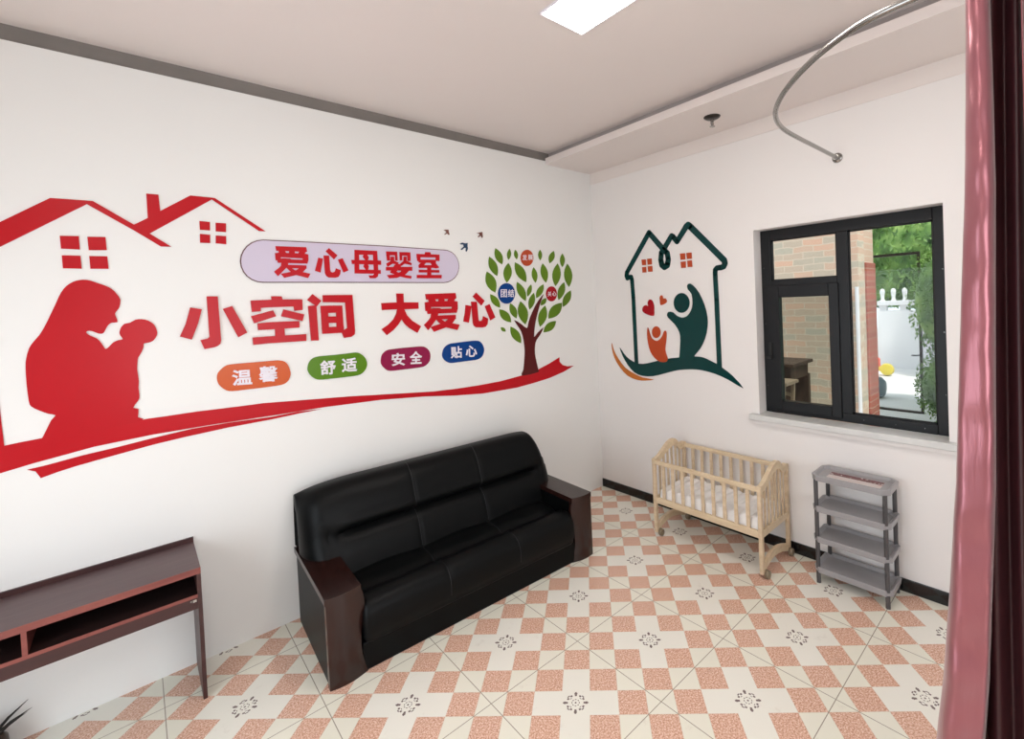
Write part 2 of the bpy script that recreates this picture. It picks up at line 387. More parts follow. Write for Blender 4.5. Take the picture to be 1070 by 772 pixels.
wp(MB().box(-.03, 0, -1.715, -3.10, WZ0-.075, WZ0-.045), 'sill_apron', M['wallb'], bevel=.003)

# ceiling lamps
def led(loc, label):
    t = empty('ceiling_light', loc); tag(t, label, 'ceiling light', 'flush led panels')
    MB().box(-.15, .15, -.6, .6, -.010, 0).build('frame', M['white_letter'], t)
    MB().box(-.138, .138, -.588, .588, -.013, -.0101).build('diffuser', M['led'], t)
led((-1.905, -2.275, H), 'glowing white rectangular light panel flush in the ceiling')
led((-3.9, -3.75, H), 'added unseen second white light panel in the ceiling near the rear wall')  # out of view, added to brighten the left wall

# ------------------------------------------------------------------ outlines of the wall lettering and pictures, metres on the wall
ART = {
 'roof': [[(-4.1972,2.4086),(-3.9138,2.636),(-3.7633,2.6381),(-3.6097,2.5266),(-3.5516,2.568),(-3.5514,2.7031),(-3.5006,2.7031),(-3.497,2.6123),(-3.36,2.716),(-3.2459,2.715),(-2.9947,2.5328),(-3.0297,2.5327),(-3.2602,2.7044),(-3.5479,2.4822),(-3.4581,2.4128),(-3.5039,2.4127),(-3.6112,2.4951),(-3.7858,2.6193),(-4.0869,2.3827),(-4.2027,2.2882)]],
 'house_wall': [[(-4.2016,2.3586),(-4.1322,2.4066),(-4.1297,1.826),(-4.1171,1.4246),(-4.1567,1.4206),(-4.166,1.7853)]],
 'pane_left': [[(-3.8895,2.4479),(-3.8221,2.4503),(-3.8217,2.3812),(-3.8882,2.3827)],[(-3.7919,2.4489),(-3.7244,2.4518),(-3.7224,2.3822),(-3.7901,2.3793)],[(-3.8872,2.3491),(-3.8214,2.3489),(-3.8196,2.2822),(-3.8863,2.2831)],[(-3.7897,2.3487),(-3.7221,2.3497),(-3.7204,2.2832),(-3.7882,2.2821)]],
 'pane_right': [[(-3.3251,2.5707),(-3.2758,2.5689),(-3.2782,2.5189),(-3.3258,2.5192)],[(-3.249,2.5667),(-3.1983,2.5671),(-3.2009,2.5138),(-3.2509,2.5149)],[(-3.3264,2.4949),(-3.2783,2.4929),(-3.2808,2.4429),(-3.3284,2.4433)],[(-3.2521,2.4901),(-3.2021,2.4895),(-3.2027,2.4402),(-3.2544,2.4435)]],
 'mother': [[(-3.811,2.2247),(-3.7917,2.2205),(-3.7675,2.2085),(-3.7381,2.1941),(-3.7135,2.176),(-3.6966,2.1506),(-3.6826,2.1178),(-3.6886,2.0783),(-3.6983,2.0606),(-3.7068,2.043),(-3.7027,2.0212),(-3.6997,1.9973),(-3.7219,1.9958),(-3.7352,1.9852),(-3.7435,1.97),(-3.7521,1.9493),(-3.7601,1.9407),(-3.775,1.9425),(-3.7966,1.9562),(-3.8137,1.9588),(-3.819,1.9495),(-3.8051,1.9337),(-3.7812,1.9162),(-3.7673,1.8937),(-3.7583,1.8716),(-3.7513,1.8588),(-3.7381,1.8696),(-3.7218,1.8896),(-3.7032,1.9002),(-3.6837,1.9043),(-3.6931,1.9268),(-3.6944,1.9449),(-3.6869,1.9697),(-3.673,1.9869),(-3.6516,1.9914),(-3.6295,2.0062),(-3.605,2.0085),(-3.5779,1.9995),(-3.554,1.9756),(-3.5433,1.9411),(-3.5445,1.9148),(-3.5611,1.8862),(-3.581,1.8768),(-3.6005,1.8734),(-3.6024,1.8565),(-3.6107,1.8314),(-3.6227,1.8068),(-3.6288,1.7927),(-3.6336,1.7491),(-3.6338,1.7226),(-3.6303,1.6704),(-3.6336,1.634),(-3.632,1.5894),(-3.638,1.5646),(-3.6602,1.5281),(-3.6392,1.5175),(-3.644,1.4734),(-3.6425,1.448),(-4.0013,1.4219),(-3.9962,1.4381),(-3.9786,1.4799),(-3.9608,1.5233),(-3.9453,1.5439),(-3.9684,1.5552),(-3.9986,1.5778),(-4.0238,1.6025),(-4.0304,1.6302),(-4.0338,1.7166),(-4.0332,1.7956),(-4.0295,1.8386),(-4.0172,1.8901),(-4.0005,1.9216),(-3.9815,1.9499),(-3.9618,1.9919),(-3.9413,2.0445),(-3.9205,2.1009),(-3.8994,2.158),(-3.8793,2.1919),(-3.8547,2.2137),(-3.8304,2.2233)]],
 'ribbon': [[(-4.2435,1.4244),(-4.1301,1.4296),(-4.0703,1.4342),(-3.9988,1.4387),(-3.8079,1.445),(-3.6065,1.4566),(-3.5422,1.4555),(-3.3926,1.4554),(-3.1669,1.4476),(-3.0576,1.4452),(-2.7027,1.4143),(-2.5465,1.401),(-2.2536,1.3693),(-1.9068,1.3323),(-1.6961,1.322),(-1.4883,1.3181),(-1.2696,1.3197),(-1.0277,1.3392),(-0.838,1.3669),(-0.6854,1.4098),(-0.5564,1.4543),(-0.5565,1.4094),(-0.519,1.3732),(-0.4526,1.3514),(-0.3677,1.3467),(-0.509,1.3037),(-0.6939,1.2684),(-0.8695,1.2505),(-1.0952,1.2357),(-1.4533,1.2412),(-1.7168,1.268),(-1.991,1.3066),(-2.3287,1.3391),(-2.64,1.3522),(-2.7057,1.3557),(-3.0177,1.3582),(-3.322,1.3646),(-3.5867,1.3648),(-3.8175,1.353),(-3.9456,1.3342),(-4.0311,1.3221),(-4.1359,1.3024),(-4.25,1.2796)]],
 'ribbon_tail': [[(-4.0518,1.2961),(-4.0243,1.2799),(-4.009,1.2426),(-3.9531,1.257),(-3.886,1.2698),(-3.7707,1.2855),(-3.5894,1.3087),(-3.4503,1.3202),(-3.2452,1.3315),(-3.0189,1.3351),(-2.8726,1.3422),(-2.7314,1.3461),(-2.8719,1.3554),(-3.0181,1.3503),(-3.2396,1.3595),(-3.4191,1.36),(-3.5877,1.3452),(-3.7414,1.3283),(-3.8653,1.3179),(-3.9863,1.3014)]],
 'c_xiao': [[(-3.3924,2.064),(-3.3396,2.0514),(-3.36,1.972),(-3.3941,1.8767),(-3.4464,1.8992),(-3.417,1.9704)],[(-3.3138,2.1266),(-3.2606,2.1253),(-3.2574,1.8632),(-3.2615,1.842),(-3.2742,1.8298),(-3.2917,1.8224),(-3.3385,1.8164),(-3.3554,1.8707),(-3.3209,1.8767),(-3.312,1.8866)],[(-3.2395,2.0492),(-3.1933,2.0653),(-3.1243,1.8978),(-3.1718,1.8722)]],
 'c_kong': [[(-3.0973,2.0952),(-2.9856,2.0975),(-2.986,2.1193),(-2.9279,2.1179),(-2.9238,2.0975),(-2.8101,2.0943),(-2.811,2.0241),(-2.8585,2.0202),(-2.8623,2.0487),(-3.0066,2.0491),(-3.0463,2.0473),(-3.0464,2.0259),(-3.0938,2.0236)],[(-3.0998,1.9976),(-2.9806,2.0297),(-2.9653,1.9905),(-3.0857,1.952)],[(-2.922,2.033),(-2.8029,1.9939),(-2.8158,1.951),(-2.9379,1.989)],[(-3.0682,1.9509),(-3.0114,1.9547),(-2.8342,1.9521),(-2.8354,1.9083),(-3.0137,1.9076),(-3.0675,1.9086)],[(-2.976,1.925),(-2.9226,1.9213),(-2.9221,1.8514),(-2.977,1.856)],[(-3.0985,1.865),(-3.0158,1.865),(-2.7989,1.8621),(-2.8002,1.8173),(-3.0181,1.8207),(-3.097,1.8184)]],
 'c_jian': [[(-2.7464,2.1281),(-2.6947,2.0819),(-2.7244,2.0445),(-2.7809,2.0899)],[(-2.7776,2.0484),(-2.7267,2.0537),(-2.7241,1.8136),(-2.7706,1.8159)],[(-2.6844,2.1194),(-2.4908,2.117),(-2.4869,1.8663),(-2.4896,1.8377),(-2.5136,1.8206),(-2.5617,1.817),(-2.5744,1.857),(-2.5576,1.8727),(-2.5372,1.8858),(-2.5416,2.0646),(-2.6857,2.0718)],[(-2.702,2.0479),(-2.6571,2.0469),(-2.6555,1.8564),(-2.6996,1.8561)],[(-2.6038,2.0455),(-2.5628,2.0446),(-2.5609,1.8541),(-2.6067,1.8551)],[(-2.702,2.0479),(-2.5628,2.0446),(-2.5642,1.9963),(-2.7019,1.9967)],[(-2.7003,1.9735),(-2.5626,1.9692),(-2.562,1.924),(-2.6998,1.9289)],[(-2.7011,1.9021),(-2.5605,1.8968),(-2.5609,1.8541),(-2.6996,1.8561)]],
 'c_da': [[(-2.1719,2.1208),(-2.1181,2.1197),(-2.1188,2.0525),(-2.0012,2.0487),(-2.0027,1.9981),(-2.1176,1.9989),(-2.0995,1.9535),(-2.0603,1.9083),(-1.99,1.8603),(-2.022,1.8119),(-2.087,1.8553),(-2.1206,1.889),(-2.142,1.9262),(-2.1671,1.8892),(-2.2094,1.847),(-2.2606,1.8129),(-2.2968,1.8589),(-2.2465,1.8887),(-2.2052,1.9253),(-2.18,1.9689),(-2.1714,2.0012),(-2.286,2.0006),(-2.2876,2.0525),(-2.1709,2.0531)]],
 'c_ai': [[(-1.9389,2.112),(-1.6754,2.1153),(-1.6687,2.075),(-1.6746,2.0677),(-1.9338,2.0677)],[(-1.9179,2.0714),(-1.8606,2.0716),(-1.8523,2.0475),(-1.9111,2.0458)],[(-1.8249,2.073),(-1.7789,2.0736),(-1.7771,2.0451),(-1.8316,2.0456)],[(-1.7387,2.0756),(-1.6741,2.077),(-1.6927,2.0498),(-1.7504,2.0467)],[(-1.9463,2.0458),(-1.9095,2.0517),(-1.694,2.0516),(-1.6601,2.0438),(-1.6611,2.0005),(-1.9446,2.0086)],[(-1.946,2.0163),(-1.8988,2.0157),(-1.9013,1.9701),(-1.9437,1.978)],[(-1.7118,2.0135),(-1.6605,2.0116),(-1.6619,1.9857),(-1.6743,1.9504),(-1.7148,1.9584)],[(-1.9318,1.991),(-1.8742,1.9987),(-1.8258,1.9967),(-1.8099,1.9894),(-1.7097,1.9889),(-1.6688,1.9872),(-1.6742,1.9516),(-1.9275,1.9536)],[(-1.8951,1.9669),(-1.8372,1.9672),(-1.8462,1.9226),(-1.8806,1.8827),(-1.9313,1.8268),(-1.9634,1.8691),(-1.924,1.9032),(-1.9038,1.9257)],[(-1.8551,1.9363),(-1.6834,1.9341),(-1.6839,1.9014),(-1.7483,1.9032),(-1.8211,1.9044),(-1.8533,1.911)],[(-1.7481,1.9063),(-1.6835,1.9076),(-1.7164,1.8695),(-1.7787,1.8369),(-1.8814,1.81),(-1.908,1.8488),(-1.8297,1.8675),(-1.776,1.8854)],[(-1.8658,1.9177),(-1.8145,1.9064),(-1.7892,1.8862),(-1.7166,1.8664),(-1.6521,1.8512),(-1.6753,1.8081),(-1.7258,1.8229),(-1.7851,1.8404),(-1.8355,1.8799)]],
 'c_xin': [[(-1.582,2.0119),(-1.5302,2.0017),(-1.545,1.9315),(-1.5633,1.8618),(-1.6123,1.8755),(-1.5945,1.9403)],[(-1.5281,2.0384),(-1.4757,2.0367),(-1.4674,1.8828),(-1.4608,1.8696),(-1.4346,1.8712),(-1.4225,1.8867),(-1.4174,1.909),(-1.3709,1.887),(-1.3783,1.8386),(-1.4001,1.816),(-1.4342,1.8119),(-1.4933,1.8173),(-1.5142,1.8346),(-1.5215,1.8605)],[(-1.4765,2.1134),(-1.3971,2.042),(-1.4308,2.0031),(-1.5097,2.0823)],[(-1.3937,1.9953),(-1.3485,2.0118),(-1.2955,1.8927),(-1.3451,1.8692)]],
 'h_ai': [[(-2.9473,2.441),(-2.7694,2.4422),(-2.7648,2.4151),(-2.7688,2.4102),(-2.9438,2.411)],[(-2.933,2.4135),(-2.8941,2.4134),(-2.8884,2.3971),(-2.9283,2.3961)],[(-2.8699,2.4143),(-2.8388,2.4145),(-2.8376,2.3953),(-2.8744,2.3958)],[(-2.8118,2.4157),(-2.7684,2.4164),(-2.7809,2.3982),(-2.8196,2.3963)],[(-2.9522,2.3962),(-2.9272,2.4001),(-2.7817,2.3995),(-2.759,2.3941),(-2.7597,2.3651),(-2.951,2.3711)],[(-2.952,2.3763),(-2.9199,2.3758),(-2.9215,2.345),(-2.9504,2.3503)],[(-2.7936,2.3739),(-2.7592,2.3726),(-2.7602,2.3551),(-2.7684,2.3314),(-2.7956,2.3369)],[(-2.9422,2.3591),(-2.9032,2.3642),(-2.8705,2.3628),(-2.8597,2.3579),(-2.7922,2.3574),(-2.7648,2.3562),(-2.7683,2.3323),(-2.9393,2.3338)],[(-2.9173,2.3428),(-2.8781,2.3429),(-2.8841,2.3128),(-2.9074,2.2859),(-2.9417,2.248),(-2.9636,2.2766),(-2.9368,2.2997),(-2.9231,2.315)],[(-2.8902,2.3221),(-2.7745,2.3206),(-2.7748,2.2986),(-2.818,2.2998),(-2.8671,2.3006),(-2.8889,2.305)],[(-2.8179,2.3019),(-2.7745,2.3027),(-2.7965,2.2771),(-2.8384,2.2552),(-2.9078,2.2368),(-2.9259,2.263),(-2.8729,2.2757),(-2.8367,2.2878)],[(-2.8974,2.3095),(-2.8626,2.3019),(-2.8456,2.2883),(-2.7966,2.2751),(-2.7534,2.2649),(-2.7689,2.236),(-2.8028,2.2458),(-2.8428,2.2575),(-2.8768,2.2841)]],
 'h_xin': [[(-2.6992,2.3743),(-2.6696,2.3689),(-2.6902,2.2733),(-2.7241,2.2851)],[(-2.6653,2.3901),(-2.6299,2.3913),(-2.6283,2.2903),(-2.6243,2.278),(-2.613,2.2746),(-2.5988,2.2817),(-2.5906,2.3047),(-2.5599,2.2922),(-2.5647,2.2636),(-2.5775,2.2435),(-2.5987,2.2385),(-2.6401,2.2394),(-2.6554,2.2506),(-2.6634,2.2702)],[(-2.6286,2.4431),(-2.5757,2.3947),(-2.6,2.3651),(-2.6512,2.42)],[(-2.5749,2.3648),(-2.5438,2.3758),(-2.5086,2.2904),(-2.5429,2.2754)]],
 'h_mu': [[(-2.4607,2.4381),(-2.4286,2.4384),(-2.4354,2.2724),(-2.4685,2.2695)],[(-2.4607,2.4381),(-2.3006,2.4371),(-2.3011,2.4081),(-2.4615,2.4034)],[(-2.3329,2.4332),(-2.3007,2.4361),(-2.3003,2.2658),(-2.3054,2.2473),(-2.3243,2.2356),(-2.3629,2.2355),(-2.372,2.2563),(-2.3412,2.2565),(-2.3313,2.2681)],[(-2.4854,2.3659),(-2.2755,2.3667),(-2.2761,2.3349),(-2.4835,2.337)],[(-2.467,2.2986),(-2.2818,2.2966),(-2.2823,2.2686),(-2.4685,2.2695)],[(-2.3966,2.4124),(-2.3764,2.4132),(-2.3625,2.3877),(-2.3712,2.3666),(-2.389,2.3661),(-2.4053,2.3904)],[(-2.3952,2.3427),(-2.3725,2.3432),(-2.3661,2.3199),(-2.3723,2.298),(-2.39,2.2977),(-2.4049,2.3218)]],
 'h_ying': [[(-2.2342,2.4368),(-2.1504,2.4368),(-2.1507,2.4097),(-2.2347,2.4067)],[(-2.2346,2.4095),(-2.2084,2.4076),(-2.2082,2.3677),(-2.2311,2.3671)],[(-2.1693,2.4119),(-2.1506,2.4125),(-2.1499,2.3693),(-2.1687,2.3688)],[(-2.202,2.3981),(-2.1759,2.399),(-2.1757,2.3686),(-2.1431,2.3539),(-2.1527,2.3404),(-2.1903,2.3453),(-2.229,2.3217),(-2.2392,2.3442),(-2.2066,2.3649)],[(-2.1329,2.4352),(-2.0474,2.4368),(-2.0471,2.4092),(-2.1343,2.4085)],[(-2.134,2.4131),(-2.1134,2.411),(-2.1142,2.3732),(-2.1345,2.3709)],[(-2.0743,2.4124),(-2.0469,2.4133),(-2.048,2.3692),(-2.0724,2.3685)],[(-2.1031,2.4015),(-2.0791,2.4023),(-2.0807,2.3712),(-2.041,2.3529),(-2.0437,2.337),(-2.069,2.3423),(-2.0959,2.3475),(-2.1268,2.3277),(-2.1397,2.3407),(-2.1068,2.3676)],[(-2.2416,2.3198),(-2.0375,2.3253),(-2.0392,2.294),(-2.243,2.2931)],[(-2.1732,2.34),(-2.1435,2.3464),(-2.127,2.3236),(-2.1644,2.2855),(-2.1212,2.2657),(-2.0464,2.2527),(-2.0505,2.2339),(-2.0927,2.2385),(-2.1457,2.251),(-2.2141,2.2792),(-2.1952,2.308)],[(-2.1123,2.321),(-2.0518,2.3221),(-2.072,2.2866),(-2.0974,2.263),(-2.164,2.2383),(-2.2222,2.2347),(-2.238,2.2591),(-2.1801,2.2652),(-2.132,2.2859)]],
 'h_shi': [[(-1.9234,2.4436),(-1.8814,2.4452),(-1.8759,2.4273),(-1.9307,2.4252)],[(-1.9968,2.427),(-1.802,2.4281),(-1.8033,2.4047),(-1.9982,2.4002)],[(-1.9981,2.4032),(-1.9655,2.4043),(-1.9668,2.3804),(-1.9635,2.3703),(-1.9936,2.3707)],[(-1.8376,2.4085),(-1.803,2.4097),(-1.8049,2.3758),(-1.8394,2.3761)],[(-1.9679,2.3833),(-1.8355,2.386),(-1.8371,2.3578),(-1.9818,2.3591),(-1.9842,2.3709)],[(-1.9627,2.3626),(-1.9216,2.3594),(-1.9385,2.341),(-1.874,2.3424),(-1.8829,2.3585),(-1.8403,2.3596),(-1.8123,2.3265),(-1.8159,2.3203),(-1.8394,2.3156),(-1.8622,2.3195),(-1.984,2.3174),(-1.986,2.3382)],[(-1.9138,2.3246),(-1.8802,2.3252),(-1.8845,2.2463),(-1.9181,2.2462)],[(-1.9861,2.3025),(-1.8115,2.3031),(-1.8114,2.2823),(-1.986,2.2816)],[(-2.0039,2.2625),(-1.7923,2.264),(-1.7952,2.2362),(-2.0053,2.2369)]],
 'header': [[(-3.0113,2.4741),(-3.0421,2.4679),(-3.0709,2.4534),(-3.0957,2.4317),(-3.1152,2.4042),(-3.128,2.373),(-3.1335,2.3398),(-3.1313,2.3069),(-3.1215,2.2762),(-3.1048,2.2498),(-3.082,2.2294),(-3.0546,2.2165),(-3.0244,2.212),(-2.7213,2.2111),(-2.269,2.2084),(-1.7715,2.2053),(-1.7375,2.2097),(-1.7049,2.2227),(-1.6761,2.2436),(-1.6532,2.271),(-1.6379,2.3031),(-1.6313,2.3375),(-1.634,2.3717),(-1.6458,2.4032),(-1.6657,2.4299),(-1.6923,2.4497),(-1.7235,2.4615),(-1.7571,2.4645),(-2.255,2.4731),(-2.7078,2.4745)]],
 'pill_orange': [[(-3.288,1.6357),(-3.2849,1.6594),(-3.2743,1.6773),(-3.2496,1.7009),(-3.2214,1.7105),(-3.1566,1.7105),(-3.0727,1.7085),(-2.9944,1.7074),(-2.9632,1.7053),(-2.9321,1.6938),(-2.9128,1.6662),(-2.9013,1.6199),(-2.9076,1.5864),(-2.9251,1.56),(-2.9577,1.5465),(-3.0377,1.5444),(-3.1316,1.5455),(-3.2174,1.5478),(-3.2487,1.5593),(-3.2748,1.5877),(-3.2853,1.6111)]],
 'pill_green': [[(-2.8012,1.634),(-2.7907,1.6712),(-2.7655,1.6971),(-2.7299,1.7053),(-2.6716,1.7052),(-2.6119,1.7046),(-2.5505,1.7055),(-2.4876,1.7065),(-2.4538,1.6926),(-2.4254,1.661),(-2.4135,1.6207),(-2.4219,1.5853),(-2.4459,1.5574),(-2.4814,1.5426),(-2.5733,1.5418),(-2.6526,1.5431),(-2.7336,1.5474),(-2.7679,1.5645),(-2.7904,1.5917),(-2.8,1.6147)]],
 'pill_maroon': [[(-2.3145,1.6269),(-2.3022,1.6712),(-2.2676,1.6983),(-2.2166,1.7041),(-2.1123,1.7048),(-1.9946,1.702),(-1.9534,1.6865),(-1.9269,1.6527),(-1.9225,1.6121),(-1.936,1.5735),(-1.9753,1.5446),(-2.0311,1.5393),(-2.1388,1.5402),(-2.2506,1.5438),(-2.2872,1.5653),(-2.3103,1.5974)]],
 'pill_blue': [[(-1.8187,1.6277),(-1.7995,1.6713),(-1.7528,1.6988),(-1.6913,1.7024),(-1.5966,1.7051),(-1.4989,1.704),(-1.4553,1.6886),(-1.4294,1.6493),(-1.4237,1.6098),(-1.4456,1.5636),(-1.4915,1.5417),(-1.5737,1.5398),(-1.6691,1.5407),(-1.7514,1.5423),(-1.7953,1.5659),(-1.8165,1.5957)]],
 '温': [[(-3.2152,1.675),(-3.1128,1.6704),(-3.1135,1.5722),(-3.2159,1.5792)]],
 '馨': [[(-3.0764,1.6789),(-2.9716,1.6731),(-2.9744,1.5726),(-3.0791,1.5807)]],
 '舒': [[(-2.7252,1.6751),(-2.6247,1.671),(-2.6262,1.5706),(-2.7267,1.5768)]],
 '适': [[(-2.5862,1.676),(-2.4826,1.6708),(-2.4859,1.5702),(-2.5894,1.5775)]],
 '安': [[(-2.2344,1.6739),(-2.1311,1.668),(-2.1337,1.5696),(-2.237,1.5774)]],
 '全': [[(-2.0935,1.6729),(-1.9919,1.6672),(-1.9945,1.5671),(-2.0962,1.5746)]],
 '贴': [[(-1.7439,1.6773),(-1.6398,1.6719),(-1.6423,1.5709),(-1.7463,1.578)]],
 '心': [[(-1.6049,1.6714),(-1.4956,1.6658),(-1.4978,1.567),(-1.6071,1.5744)]],
 '发': [[(-0.9623,2.4587),(-0.9076,2.4607),(-0.9108,2.4067),(-0.9654,2.4052)]],
 '展': [[(-0.8958,2.4611),(-0.8351,2.4634),(-0.8384,2.4087),(-0.899,2.407)]],
 '团': [[(-1.2225,2.1392),(-1.1546,2.1383),(-1.1588,2.0666),(-1.2265,2.0683)]],
 '结': [[(-1.1437,2.1382),(-1.0753,2.1372),(-1.0794,2.0664),(-1.1478,2.0682)]],
 '关': [[(-0.6753,2.1105),(-0.6244,2.1096),(-0.6273,2.0629),(-0.6781,2.0641)]],
 '心2': [[(-0.6153,2.1114),(-0.5623,2.1105),(-0.5651,2.0644),(-0.6181,2.0656)]],
